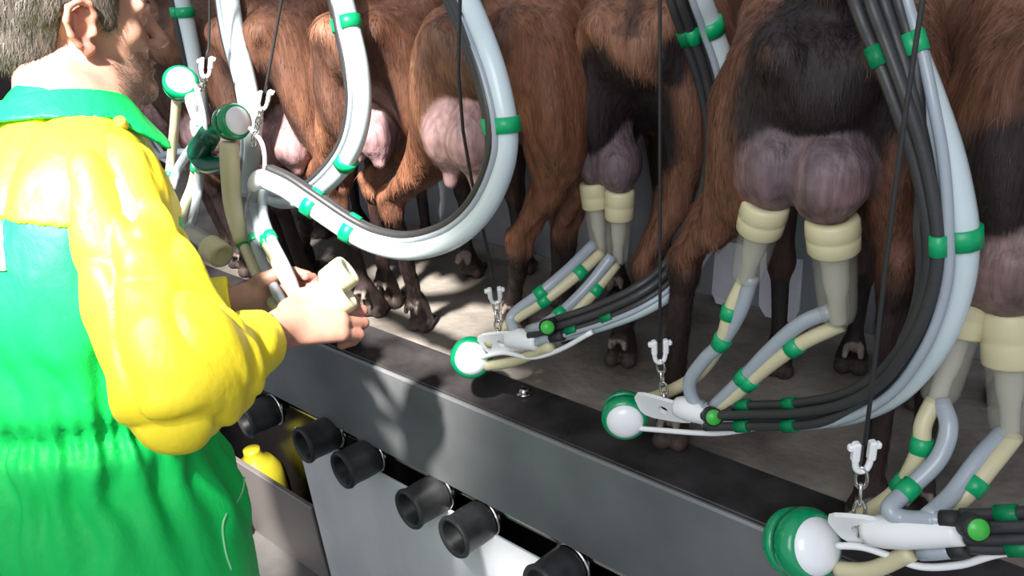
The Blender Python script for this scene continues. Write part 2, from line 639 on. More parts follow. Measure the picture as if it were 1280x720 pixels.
# guessed canister for an unidentified yellow patch in the dark recess
cc = at(322, 590, 0.07)
cn = thing('canister', 'yellow plastic canister in the dark recess below the man\'s elbow', 'canister', tuple(cc - V(0, 0, 0.30)))
MB().lathe(cc - V(0, 0, 0.27), (0, 0, 1), [(0, 0), (0, 0.07), (0.01, 0.078), (0.24, 0.08), (0.275, 0.076), (0.31, 0.056), (0.33, 0.03), (0.35, 0.026), (0.36, 0.026), (0.36, 0)], 32).build('canister_body', mat('canister_yellow', (0.42, 0.36, 0.02), 0.4), cn)
MB().tube([cc + V(0.035, -0.09, -0.25), cc + V(0.035, -0.09, 0.0), cc + V(0.03, -0.085, 0.03)], 0.009, 10).build('strap', M_CORD, cn)
# ------------------------------------------------------------------ goats
BROWN = V(0.165, 0.072, 0.044)
TAN = V(0.27, 0.13, 0.075)
BLK = V(0.020, 0.013, 0.014)
GREYSKIN = V(0.155, 0.105, 0.12)


YAW = math.radians(19)


def goat(x0, y0, label, legs, ud, seed=0, h=0.006, hairs=9000, coat=BROWN, skin=GREYSKIN, wet=0.0, blackrear=1.0, wide=1.0, name='goat'):
    """a goat seen from behind, heading +y; legs and udder are given in world coordinates"""
    O = V(x0, y0, 0)
    cy, sy = math.cos(YAW), math.sin(YAW)
    RZ = np.array([[cy, sy, 0], [-sy, cy, 0], [0, 0, 1]])       # local = world offset @ RZ.T ; the row stands slightly askew to the kerb
    sd = {}
    for s, (hoof, hock) in zip((-1, 1), legs):
        sd[s] = (RZ @ (np.array(hoof) - O), RZ @ (np.array(hock) - O))
    uc = [RZ @ (np.array(c) - O) for c in ud['teats']]          # the teat roots, left and right
    um = (uc[0] + uc[1]) / 2
    ur = ud.get('r', 0.05)
    uh = ud.get('h', 0.17)
    W = wide
    tl = ud.get('tl', 0.012)

    def legf(P, s):
        hoof, hk = sd[s]
        hip = V(s * 0.075 * W, 0.09, 0.60)
        stif = V(s * 0.105 * W, 0.20, 0.47) * .6 + V(hk[0] * .4, 0.08, 0.19) + V(0, 0, 0)
        stif = V(s * 0.088 * W * .75 + hk[0] * .25, 0.19, 0.48)
        fet = hoof + V((hk[0] - hoof[0]) * 0.12, -0.012, 0.085)
        d = ell(P, V(s * 0.078 * W, 0.085, 0.58), (0.052, 0.11, 0.14))
        d = smin(d, cap(P, hip, stif, 0.064, 0.042), 0.03)
        d = smin(d, cap(P, V(s * 0.066, 0.018, 0.655), hk * .45 + V(s * 0.095 * W, 0.04, 0.50) * .55, 0.037, 0.024), 0.035)
        mid = hk * 0.5 + stif * 0.5
        d = smin(d, cap(P, stif, mid, 0.042, 0.031), 0.025)
        d = smin(d, cap(P, mid, hk + V(0, 0.012, 0.0), 0.031, 0.0215), 0.018)
        d = smin(d, cap(P, hk * .55 + V(s * 0.095 * W, 0.04, 0.50) * .45, hk + V(0, -0.016, 0.012), 0.021, 0.012), 0.018)
        d = smin(d, cap(P, hk + V(0, -0.014, 0.008), hk + V(0, 0.0, -0.03), 0.014, 0.018), 0.012)
        d = smin(d, ell(P, hk + V(0, 0.008, -0.008), (0.023, 0.026, 0.034)), 0.012)
        d = smin(d, cap(P, hk + V(0, 0.006, -0.02), fet, 0.0185, 0.0145), 0.012)
        d = smin(d, ell(P, fet, (0.021, 0.022, 0.026)), 0.01)
        return claws(P, d, hoof, fet)

    def claws(P, d, hoof, fet, fw=1.0):
        for q in (-1, 1):
            a = fet + V(q * 0.008, 0.008, -0.012)
            b = hoof + V(q * 0.014, 0.016, 0.026)
            d = smin(d, cap(P, a, b, 0.015, 0.0155), 0.008)
            e = cap(P, hoof + V(q * 0.0145, 0.0, 0.015), hoof + V(q * 0.012, 0.052, 0.011), 0.0165, 0.010)
            e = np.maximum(e, -(P[:, 2] - 0.0))
            d = smin(d, e, 0.004)
            d = smin(d, cap(P, fet + V(q * 0.011, -0.020, 0.0), fet + V(q * 0.014, -0.031, -0.014), 0.0085, 0.006), 0.004)
        return d

    def fore(P, s):
        hoof = V(s * 0.065, 0.47 + 0.02 * s, 0)
        fet = hoof + V(0, -0.012, 0.075)
        kn = V(s * 0.068, 0.475, 0.23)
        d = cap(P, V(s * 0.085, 0.53, 0.60), V(s * 0.085, 0.50, 0.44), 0.065, 0.045)
        d = smin(d, cap(P, V(s * 0.082, 0.50, 0.44), kn, 0.036, 0.022), 0.03)
        d = smin(d, ell(P, kn, (0.024, 0.025, 0.034)), 0.015)
        d = smin(d, cap(P, kn, fet, 0.0185, 0.014), 0.012)
        d = smin(d, ell(P, fet, (0.020, 0.021, 0.024)), 0.01)
        return claws(P, d, hoof, fet)

    def udder(P):
        d = None
        top = V(um[0], um[1] + 0.05, um[2] + uh * 0.80)
        for s, t in zip((-1, 1), uc):
            c = t + V(-s * 0.004, 0.010, ur * 0.96)
            e = ell(P, c, (ur * 0.96, ur * 1.2, ur * 1.16))
            e = smin(e, cap(P, c + V(0, 0, ur * .3), top + V(s * 0.014, 0, 0), ur * 0.62, ur * 0.35), 0.035)
            e = smin(e, cap(P, c + V(0, 0, -ur * .8), t + V(0, 0.0, -tl), 0.020, 0.013), 0.016)
            d = e if d is None else smin(d, e, 0.009)
        w = vnoise(P, (55, 55, 130), seed) * 0.0013 + vnoise(P, (22, 22, 40), seed + 1) * 0.002
        return d + w

    def f(P):
        d = ell(P, V(0, 0.39, 0.60), (0.118, 0.36, 0.16))
        d = smin(d, ell(P, V(0, 0.09, 0.655), (0.100 * W, 0.15, 0.09)), 0.05)
        for s in (-1, 1):
            d = smin(d, ell(P, V(s * 0.052, -0.012, 0.69), (0.03, 0.045, 0.03)), 0.03)
            d = smin(d, ell(P, V(s * 0.08, 0.14, 0.715), (0.03, 0.05, 0.03)), 0.03)
            d = smin(d, legf(P, s), 0.03)
            d = smin(d, fore(P, s), 0.03)
        d = smin(d, cap(P, V(0, 0.01, 0.735), V(0, -0.03, 0.80), 0.026, 0.016), 0.02)          # tail
        d = smin(d, cap(P, V(0, -0.03, 0.80), V(0, -0.03, 0.86), 0.017, 0.008), 0.02)
        d = smin(d, cap(P, V(0, 0.60, 0.60), V(0, 0.80, 0.74), 0.105, 0.06), 0.06)              # neck
        hd = V(0, 0.845, 0.775)
        h_ = ell(P, hd, (0.05, 0.062, 0.058))
        h_ = smin(h_, cap(P, hd + V(0, 0.03, -0.01), hd + V(0, 0.13, -0.085), 0.045, 0.027), 0.03)
        h_ = smin(h_, cap(P, hd + V(0, 0.02, -0.045), hd + V(0, 0.115, -0.105), 0.028, 0.018), 0.02)
        for s in (-1, 1):
            h_ = smin(h_, ell(P, hd + V(s * 0.085, -0.02, 0.0), (0.05, 0.010, 0.022)), 0.015)
            h_ = smin(h_, cap(P, hd + V(s * 0.02, -0.02, 0.045), hd + V(s * 0.05, -0.13, 0.10), 0.013, 0.005), 0.01)
        d = smin(d, h_, 0.03)
        # hollow at the dock and between the thighs
        d = d + vnoise(P, (38, 38, 7), seed) * 0.0035 + vnoise(P, (90, 90, 14), seed + 3) * 0.0012
        d = smin(d, udder(P), 0.010)
        return d

    allx = [abs(v[0]) for s in sd for v in sd[s]] + [abs(c[0]) + ur for c in uc]
    mx = max(0.17, max(allx) + 0.05)
    ymin = min(-0.13, min(min(v[1] for v in sd[s]) for s in sd) - 0.06)
    Vt, Q = nets(f, (-mx, ymin, -0.01), (mx, 1.03, 0.90), h)
    if True:
        du = udder(Vt)
        mk = np.clip((0.006 - du) / 0.008, 0, 1)                              # udder skin
        n = vnoise(Vt, (30, 30, 14), seed + 5)
        n2 = vnoise(Vt, (9, 9, 5), seed + 9)
        col = coat[None] * (1 + 0.25 * n2[:, None]) + (TAN - BROWN)[None] * np.clip(n2 + 0.1, 0, 1)[:, None] * 0.7
        blk = np.zeros(len(Vt))
        for s in (-1, 1):
            hoof, hk = sd[s]
            near = np.exp(-((Vt[:, 0] - hoof[0]) / 0.10) ** 2 * 0.0)
            lower = np.clip((hk[2] + 0.01 + 0.035 * n - Vt[:, 2]) / 0.05, 0, 1) * (Vt[:, 1] < 0.36) * (np.sign(Vt[:, 0] - um[0]) == s)
            blk = np.maximum(blk, lower * 0.93)
        blk = np.maximum(blk, np.clip((0.26 + 0.05 * n - Vt[:, 2]) / 0.06, 0, 1) * (Vt[:, 1] > 0.33))
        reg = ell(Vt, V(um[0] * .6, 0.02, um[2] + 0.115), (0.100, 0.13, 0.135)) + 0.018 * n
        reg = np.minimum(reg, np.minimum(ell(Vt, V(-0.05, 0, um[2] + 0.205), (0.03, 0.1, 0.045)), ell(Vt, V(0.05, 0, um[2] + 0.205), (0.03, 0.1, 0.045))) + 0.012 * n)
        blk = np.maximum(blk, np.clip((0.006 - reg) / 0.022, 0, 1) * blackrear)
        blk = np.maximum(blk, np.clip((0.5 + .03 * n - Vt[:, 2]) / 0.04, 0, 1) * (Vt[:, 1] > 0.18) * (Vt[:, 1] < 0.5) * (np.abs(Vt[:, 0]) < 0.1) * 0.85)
        blk = np.maximum(blk, np.exp(-(Vt[:, 0] / 0.02) ** 2) * (Vt[:, 2] > 0.68) * 0.8)
        blk = np.maximum(blk, (Vt[:, 1] > 0.76) * 0.5)
        col = col * (1 - blk[:, None]) + BLK * blk[:, None]
        # dew claws and hooves
        for hoof, fet in [(sd[s][0], None) for s in (-1, 1)] + [(V(s * 0.065, 0.47 + 0.02 * s, 0), None) for s in (-1, 1)]:
            k = np.clip((0.034 - Vt[:, 2]) / 0.006, 0, 1) * (np.linalg.norm(Vt[:, :2] - hoof[:2] - V(0, .02), axis=1) < 0.07)
            col = col * (1 - k[:, None]) + V(0.055, 0.038, 0.033) * k[:, None]
            dw = (np.abs(np.abs(Vt[:, 0] - hoof[0] - 0) - 0.013) < 0.012) * (np.abs(Vt[:, 1] - hoof[1] + 0.043) < 0.013) * (np.abs(Vt[:, 2] - 0.072) < 0.014)
            col = np.where((dw > 0)[:, None], V(0.26, 0.21, 0.18), col)
        sk = skin[None] * (1 + 0.22 * vnoise(Vt, (40, 40, 40), seed + 2)[:, None] + 0.15 * vnoise(Vt, (14, 14, 14), seed + 7)[:, None])
        vein = np.exp(-((Vt[:, 0] - um[0]) / 0.0035) ** 2)[:, None]
        sk = sk + vein * V(0.08, 0.05, 0.04)
        col = col * (1 - mk[:, None]) + sk * mk[:, None]
        wetm = np.full(len(Vt), wet)
        rgba = np.column_stack([col, np.maximum(mk, wetm)])
    # hair on the coat
    root = thing(name, label, 'goat', (x0, y0, 0), 'brown goats standing in a row with their rears to the pit')
    body = link('body', npmesh('goat_body', Vt @ RZ + O, Q, rgba), M_COAT, root)
    pool = np.nonzero((mk < 0.05) & (Vt[:, 2] > 0.10) & (Vt[:, 1] < 0.35))[0]
    if hairs and len(pool):
        pick = rng.choice(pool, hairs)
        Pp = Vt[pick] + rng.normal(0, h * 0.35, (hairs, 3))
        N = grad(f, Pp)
        Pp = Pp - N * f(Pp)[:, None]
        D = V(0, -0.12, -1) + rng.normal(0, 0.16, (hairs, 3))
        ln = rng.uniform(0.010, 0.022, hairs)
        cc = rgba[pick].copy()
        cc[:, :3] *= rng.uniform(0.75, 1.35, (hairs, 1))
        cc[:, 3] = 0
        hv, ht, hc = blades(Pp, N, D, ln, 0.0011, cc, 0.13)
        hm = npmesh('goat_hair', hv @ RZ + O, ht, hc)
        ho = link('coat_hair', hm, M_HAIR, root)
        ho['kind'] = 'stuff'
    return root


def z0(p):
    return V(p[0], p[1], 0.0)



def rump(px, y):
    return at(px, 40, y)[0]


goat(-0.070, 0.02, 'brown goat with a large mauve udder cut by the right edge, nearest the camera',
     [((-0.205, 0.13, 0), (-0.205, 0.10, 0.34)), ((0.06, 0.12, 0), (0.055, 0.08, 0.34))],
     dict(teats=[at(1205, 372, 0.02), at(1262, 385, 0.02)], r=0.050, h=0.26), seed=4, h=0.0055, hairs=14000,
     skin=V(0.23, 0.145, 0.14))
goat(rump(1042, 0.0), 0.0, 'brown goat whose dark round udder wears both front teat cups, second from the right',
     [(z0(onz(838, 560)), at(855, 325, 0.05)), ((-0.255, 0.08, 0), at(1124, 335, 0.05))],
     dict(teats=[at(962, 252, -0.02), at(1038, 272, -0.02)], r=0.045, h=0.20), seed=1, h=0.005, hairs=20000)
goat(rump(800, 0.16), 0.16, 'brown goat with two cream-topped teat cups behind the middle dark hoses',
     [(z0(onz(714, 428)), at(703, 292, 0.23)), (z0(onz(775, 458)), at(804, 335, 0.20))],
     dict(teats=[at(743, 225, 0.16), at(776, 235, 0.16)], r=0.036, h=0.20), seed=2, h=0.0055, hairs=16000)
goat(rump(600, 0.03), 0.03, 'reddish brown goat with a large bare pink udder framed by the hose loop',
     [(z0(onz(526, 413)), at(486, 250, 0.04)), (z0(onz(640, 415)), at(648, 300, 0.10))],
     dict(teats=[at(561, 205, -0.01), at(596, 212, -0.01)], r=0.043, h=0.19, tl=0.03), seed=3, h=0.0055, hairs=14000,
     coat=V(0.20, 0.082, 0.046), skin=V(0.40, 0.25, 0.25), wet=0.5, blackrear=0.6, wide=1.3)
goat(rump(448, 0.05), 0.05, 'brown goat left of the wet leg, its small pinkish udder half hidden',
     [(z0(onz(380, 342)), at(384, 232, 0.12)), (z0(onz(488, 384)), at(462, 225, 0.16))],
     dict(teats=[at(446, 190, 0.06), at(474, 196, 0.06)], r=0.036, h=0.17), seed=5, h=0.0065, hairs=12000,
     coat=V(0.19, 0.078, 0.046), skin=V(0.36, 0.22, 0.24), wet=0.3, blackrear=0.6)
for k, (gx, lab) in enumerate(((-1.50, 'dark brown goat behind the clusters at the man\'s hands'),
                               (-1.80, 'dark brown goat in shadow right in front of the man\'s face'),
                               (-2.10, 'farthest brown goat, almost hidden behind the man\'s head'))):
    goat(gx, 0.03, lab, [((gx - 0.15, 0.14, 0), (gx - 0.13, 0.09, 0.31)), ((gx + 0.06, 0.16, 0), (gx + 0.07, 0.11, 0.31))],
         dict(teats=[(gx - 0.06, 0.05, 0.40), (gx + 0.01, 0.07, 0.40)], r=0.042, h=0.17), seed=6 + 2 * k, h=0.008, hairs=5000,
         skin=V(0.40, 0.24, 0.25), blackrear=0.7)
# ------------------------------------------------------------------ milking gear
VIEW = V(-0.35, 0.82, -0.45)        # general direction across the hose loops, used to lay tubes side by side


def pts(lst, Y=0.0):
    """(px, py[, Y]) list to points"""
    return np.array([at(p[0], p[1], p[2] if len(p) > 2 else Y) for p in lst])


def side(P, off, dep=0.0):
    T = frames(P)[0]
    n = np.cross(T, VIEW)
    n /= np.maximum(np.linalg.norm(n, axis=1, keepdims=True), 1e-6)
    d = np.cross(n, T)
    N = len(P)
    o = np.interp(np.linspace(0, 1, N), np.linspace(0, 1, len(off)), off) if np.ndim(off) else np.full(N, off)
    q = np.interp(np.linspace(0, 1, N), np.linspace(0, 1, len(dep)), dep) if np.ndim(dep) else np.full(N, dep)
    return P + n * o[:, None] - d * q[:, None]


def near(P, p):
    return int(np.argmin(np.linalg.norm(P - p, axis=1)))


def sleeve(mb, P, i, r, ln):
    T = frames(P)[0][i]
    mb.sweep([P[i] - T * ln / 2, P[i] - T * ln * .49, P[i] + T * ln * .49, P[i] + T * ln / 2], [r * .93, r, r, r * .93], 14)


def pix(p):
    q = RM.T @ (p - CAM)
    return 640 + F * q[0] / q[2], 360 + F * q[1] / q[2]


def nearpix(P, px, py):
    d = [(pix(p)[0] - px) ** 2 + (pix(p)[1] - py) ** 2 for p in P]
    return int(np.argmin(d))


def hose_bundle(label, path, tubes, bands=(), group='milk hose bundles'):
    """tubes: (part name, material, radius, offsets, depths); bands: (px, py, tube indices)"""
    P = curve(pts(path), 7)
    top = P[-1]
    t = thing('hose_bundle', label, 'hoses', tuple(P[0]), group)
    laid = []
    for (nm, m, r, off, dep) in tubes:
        Q = side(P, off, dep)
        laid.append((Q, r))
        MB().sweep(Q, r, 14 if r > 0.01 else 10).build(nm, m, t)
    for (px, py, ids) in bands:
        i = nearpix(P, px, py)
        b = MB()
        for k in ids:
            sleeve(b, laid[k][0], i, laid[k][1] * 1.14 + 0.0015, 0.021)
        if len(ids) > 1:
            a, c = laid[ids[0]][0][i], laid[ids[-1]][0][i]
            T = frames(P)[0][i]
            b.sweep([a, (a + c) / 2, c], [0.005] * 3, 8)
        b.build('band', M_TIE, t)
    return t


def teat_cup(root, top, bot, tail, s=1.0, clear=True):
    """liner head from top to bot, shell from bot to tail"""
    ax = nrm(tail - top)
    h1 = np.linalg.norm(bot - top)
    L = np.linalg.norm(tail - top)
    r = 0.0285 * s
    sh = MB().lathe(top, ax, [(h1 * .8, r * .86), (h1 * 1.02, r * .90), (h1 * 1.1, r * .84), (L * .55, r * .80), (L * .86, r * .74), (L * .95, r * .62), (L, r * .40), (L, 0)], 26)
    so_ = sh.build('teat_cup', M_CLEAR, root)
    hd = MB().lathe(top, ax, [(0.004, 0), (0.004, r * .50), (-0.001, r * .62), (-0.001, r * .92), (0.003, r * 1.0), (h1 * .45, r * 1.02), (h1 * .50, r * .97),
                              (h1 * .55, r * 1.0), (h1 * .95, r * .98), (h1, r * .92), (h1, r * .3)], 28)
    hd.build('liner_head', M_LINER, so_)
    MB().lathe(top, ax, [(h1 * .8, r * .55), (L * .6, r * .50), (L * .75, r * .36), (L * .98, r * .34)], 16).build('inner_liner', M_INNER, so_)
    return so_


def valve(root, c, ax, r):
    MB().lathe(c, ax, [(-1.15 * r, 0), (-1.13 * r, .45 * r), (-1.0 * r, .72 * r), (-.75 * r, .92 * r), (-.5 * r, .97 * r), (-.42 * r, .9 * r), (-.42 * r, .4 * r)], 36).build('valve_cap', M_GRN, root)
    MB().lathe(c, ax, [(-.44 * r, .84 * r), (-.2 * r, .84 * r)], 32).build('valve_groove', M_CORD, root)
    MB().lathe(c, ax, [(-.25 * r, .5 * r), (-.25 * r, .94 * r), (-.18 * r, 1.0 * r), (.08 * r, 1.0 * r), (.26 * r, .93 * r), (.36 * r, .82 * r), (.37 * r, .6 * r)], 36).build('valve_ring', M_GRN, root)
    MB().lathe(c, ax, [(.34 * r, .78 * r), (.46 * r, .72 * r), (.58 * r, .55 * r), (.66 * r, .3 * r), (.68 * r, 0)], 32).build('valve_dome', M_DOME, root)


def bracket(root, a, b, w, hole=True):
    """flat white lug with an eye, from a (wide) to b"""
    ax = nrm(b - a)
    up = V(0, 0, 1) - ax * ax[2]
    up = nrm(up + VIEW * -0.5 - ax * ((up + VIEW * -0.5) @ ax))
    n = np.cross(ax, up)
    L = np.linalg.norm(b - a)
    k = 24
    out, inn = [], []
    hc = a + ax * L * .5
    for i in range(k):
        t = 2 * math.pi * i / k
        c_, s_ = math.cos(t), math.sin(t)
        m = 1 / max(abs(c_), abs(s_)) if False else 1 / (abs(c_) ** 4 + abs(s_) ** 4) ** .25
        wd_ = w * (1.0 - 0.22 * c_)
        out.append(hc + ax * c_ * m * L * .55 + up * s_ * m * wd_ * .5)
        inn.append(hc + (ax * c_ + up * s_) * w * 0.17)
    v = [p + n * d for d in (-.003, .003) for p in out + inn]
    f = []
    for i in range(k):
        j = (i + 1) % k
        f += [(i, j, k + j, k + i)[::-1], (2 * k + i, 2 * k + j, 3 * k + j, 3 * k + i), (i, j, 2 * k + j, 2 * k + i), (k + j, k + i, 3 * k + i, 3 * k + j)]
    MB().add(v, f, smooth=False).build('hook_lug', M_WHITE, root)


def cluster(label, Y, ball, ax, r, lug=None, body=None, rb=0.016, cups=(), milk=(), pulse=(), air=None, button=None, ties=(), conn=(), extra=None):
    c = at(*ball)
    t = thing('milking_cluster', label, 'milking cluster', tuple(c), 'milking clusters')
    valve(t, c, nrm(ax), r)
    if lug:
        bracket(t, at(*lug[0]), at(*lug[1]), lug[2])
    if body:
        B = curve(pts(body, Y), 6)
        MB().sweep(B, [rb * .8, rb, rb * 1.05, rb * .95, rb * .8], 18).build('claw_body', M_WHITE, t)
    for (a, b, d, s) in cups:
        teat_cup(t, at(*a), at(*b), at(*d), s)
    laid = {}
    for i, p in enumerate(milk):
        Q = curve(pts(p, Y), 7)
        laid['m', i] = (Q, 0.0098)
        MB().sweep(Q, 0.0098, 14).build('milk_tube', M_CREAM, t)
    for i, p in enumerate(pulse):
        Q = curve(pts(p, Y), 7)
        laid['p', i] = (Q, 0.0098)
        MB().sweep(Q, 0.0098, 14).build('pulse_tube', M_PULSE, t)
    for ks, px, py in ties:
        b = MB()
        for k in ks:
            Q, rr = laid[k]
            sleeve(b, Q, nearpix(Q, px, py), rr * 1.22, 0.019)
        b.build('tie', M_TIE, t)
    if air:
        MB().tube(pts(air, Y), 0.0042, 10).build('air_tube', M_WHITE, t)
    if button:
        p = at(*button)
        bt_ = MB().lathe(p, -FWD, [(-0.012, 0.0), (-0.012, 0.0135), (0.004, 0.0135), (0.006, 0.011)], 20).build('button', M_CORD, t)
        MB().lathe(p, -FWD, [(0.005, 0.0115), (0.008, 0.010), (0.009, 0)], 20).build('button_face', M_LIME, bt_)
    for (a, b, rr) in conn:
        q = pts([a, b], Y)
        MB().sweep([q[0], q[0] * .7 + q[1] * .3, q[1]], [rr * .9, rr, rr], 14).build('connector', M_PULSE, t)
        d = q[1] - q[0]
        MB().sweep([q[0] + d * .72, q[1] + d * .08], rr * 1.12, 14).build('connector_collar', M_CORD, t)
    if extra:
        extra(t)
    return t


def lift_cord(label, top, clip, hook, nl, size=1.0):
    """thin cord from the overhead line, white clip, twisted links, and the shackle that ends at the claw"""
    a, b, c = at(*top), at(*clip), at(*hook)
    t = thing('lift_cord', label, 'cord', tuple(c), 'lift cords of the clusters')
    d = nrm(a - b)
    over = a + d * max(0.0, (1.42 - a[2]) / max(d[2], 0.2))
    over[1] = 0.0
    MB().tube([over, a, b], 0.0024, 8).build('cord', M_CORD, t)
    # clip: a bar with two prongs
    ax = np.stack([nrm(np.cross(V(0, 0, 1), -FWD)), nrm(np.cross(d, nrm(np.cross(V(0, 0, 1), -FWD)))), d])
    m = MB()
    q = b - d * 0.008 * size
    m.box(q + ax[0] * 0.0085 * size, (0.008 * size, 0.010, 0.024 * size), ax, 0.002)
    m.box(q - ax[0] * 0.0085 * size, (0.008 * size, 0.010, 0.024 * size), ax, 0.002)
    m.box(q + d * 0.006 * size + ax[0] * .0125 * size, (0.010 * size, 0.008, 0.008 * size), ax, 0.002)
    m.box(q + d * 0.006 * size - ax[0] * .0125 * size, (0.010 * size, 0.008, 0.008 * size), ax, 0.002)
    m.tube([q + ax[0] * 0.0085 * size - d * .010 * size, q + ax[0] * 0.006 * size - d * .022 * size, q - d * .026 * size, q - ax[0] * 0.006 * size - d * .022 * size, q - ax[0] * 0.0085 * size - d * .010 * size], 0.0036 * size, 8)
    m.build('clip', M_WHITE, t)
    s0 = q - d * 0.024 * size
    L = np.linalg.norm(c - s0)
    u = nrm(c - s0)
    e1 = nrm(np.cross(u, FWD))
    e2 = np.cross(u, e1)
    ll = L / nl
    for i in range(nl):
        o = s0 + u * ll * (i + .5)
        w_ = (e1 * math.cos(0.9 * i * 1.7 + .5) + e2 * math.sin(0.9 * i * 1.7 + .5))
        lk = [o + u * ll * .62 * math.cos(k) + w_ * 0.0058 * size * math.sin(k) * (1.0) for k in np.linspace(0, 2 * math.pi, 14, endpoint=False)]
        MB().tube(lk, 0.0021 * size, 8, sub=2, closed=True).build('chain_link', M_CHROME, t)
    return t


toC = -FWD
# cluster on the front goat's udder
cluster('milking cluster on front udder, green and white ball at centre right above kerb', 0.0, (781, 522, 0.0), toC * .80 - RIGHT * .10 + DOWN * .28, 0.0375,
        lug=((800, 504, 0.0), (862, 518, 0.0), 0.048), body=[(846, 508), (866, 512), (890, 520)], rb=0.018,
        cups=[((958, 252, -0.02), (946, 291, -0.02), (932, 352, 0.0), 1.0), ((1040, 273, -0.02), (1043, 316, -0.02), (1048, 404, 0.0), 1.05)],
        milk=[[(933, 345, 0.01), (914, 385), (902, 425), (872, 468, 0.02), (830, 492, 0.035), (795, 503, 0.04)], [(1052, 405, 0.01), (1000, 430), (955, 462), (915, 497), (890, 515)]],
        pulse=[[(940, 345, 0.0), (925, 390), (902, 428), (880, 450), (862, 478), (870, 505), (895, 514)], [(1040, 388, 0.0), (1000, 405), (960, 440), (930, 472), (893, 508)]],
        ties=[([('m', 0), ('p', 0)], 902, 427), ([('m', 1), ('p', 1)], 932, 473), ([('m', 1)], 996, 432), ([('m', 0)], 913, 388)],
        air=[(792, 535), (830, 538), (870, 541), (905, 541), (960, 532)], button=(891, 521, -0.02),
        conn=[((880, 508), (915, 512), 0.008), ((880, 530), (915, 531), 0.008)])
lift_cord('black lift cord hanging to the ball right of picture centre', (825, 0, 0.0), (825, 428, 0.0), (832, 506, 0.0), 4)

# the middle one
cluster('milking cluster near picture centre, white ball hanging over the kerb bolt', 0.0, (589, 447, 0.0), toC * .9 + RIGHT * .06 + DOWN * .05, 0.039,
        lug=((606, 432, 0.0), (650, 424, 0.0), 0.048), body=[(636, 424), (652, 424), (672, 428)], rb=0.018,
        cups=[((742, 228, 0.16), (745, 259, 0.16), (752, 318, 0.16), 0.86), ((775, 238, 0.16), (774, 273, 0.16), (772, 330, 0.16), 0.86)],
        milk=[[(752, 316, 0.15), (720, 345, 0.1), (680, 376, 0.05), (640, 402, 0.02), (610, 430, 0.0)], [(770, 330, 0.15), (740, 368, 0.1), (705, 402, 0.05), (668, 420, 0.0)],
              [(600, 458, 0.01), (640, 452, 0.01), (690, 432, 0.0)]],
        pulse=[[(742, 305, 0.15), (712, 335, 0.1), (676, 366, 0.05), (640, 395, 0.02), (645, 418, 0.0)], [(765, 320, 0.14), (735, 358, 0.1), (700, 392, 0.05), (664, 416, 0.0)]],
        ties=[([('m', 0), ('p', 0)], 680, 370), ([('m', 1), ('p', 1)], 705, 398), ([('m', 0)], 727, 340), ([('m', 1)], 742, 362)],
        air=[(600, 447), (630, 441), (665, 447), (700, 437), (740, 415)], button=(684, 409, -0.02),
        conn=[((660, 412), (690, 404), 0.008), ((664, 428), (700, 420), 0.008)])
lift_cord('black lift cord in front of the hose loop, hanging to the middle ball', (575, 0, -0.14), (618, 362, 0.0), (624, 424, 0.0), 4)

# nearest, bottom right
NY = -0.12
cluster('nearest milking cluster, green and white ball at bottom right corner', NY, (1010, 681, NY), RIGHT * .34 + toC * .85 - DOWN * .16, 0.045,
        lug=((1046, 660, NY), (1104, 660, NY), 0.048), body=[(1082, 664), (1130, 664), (1204, 664)], rb=0.019,
        cups=[((1207, 372, 0.02), (1200, 415, 0.02), (1170, 505, -0.02), 1.0), ((1262, 388, 0.02), (1264, 452, 0.02), (1262, 548, 0.0), 1.0)],
        milk=[[(1168, 500, -0.02), (1154, 530, -0.04), (1150, 562, -0.05), (1128, 606, -0.06), (1095, 634, -0.07), (1040, 662, -0.07)],
              [(1268, 545, 0.0), (1240, 580, -0.04), (1208, 618, -0.07), (1165, 650, -0.085), (1130, 672, -0.10)], [(1046, 712), (1090, 712), (1140, 690)]],
        pulse=[[(1176, 500, -0.02), (1186, 535, -0.04), (1172, 575, -0.06), (1135, 612, -0.09), (1112, 636), (1130, 648), (1170, 650)],
               [(1254, 540, 0.0), (1225, 572, -0.04), (1190, 618, -0.08), (1160, 646)]],
        ties=[([('m', 0), ('p', 0)], 1130, 609), ([('m', 0)], 1152, 556), ([('m', 1)], 1217, 606)],
        air=[(1046, 682), (1078, 684), (1110, 694), (1150, 708), (1200, 706), (1250, 692), (1330, 684)], button=(1219, 660, NY - 0.03),
        conn=[((1130, 648), (1196, 650), 0.009), ((1150, 692), (1204, 686), 0.009)])
lift_cord('black lift cord at right with white clip above the nearest ball', (1153, 0, NY), (1081, 556, NY), (1073, 668, NY), 4, 1.05)

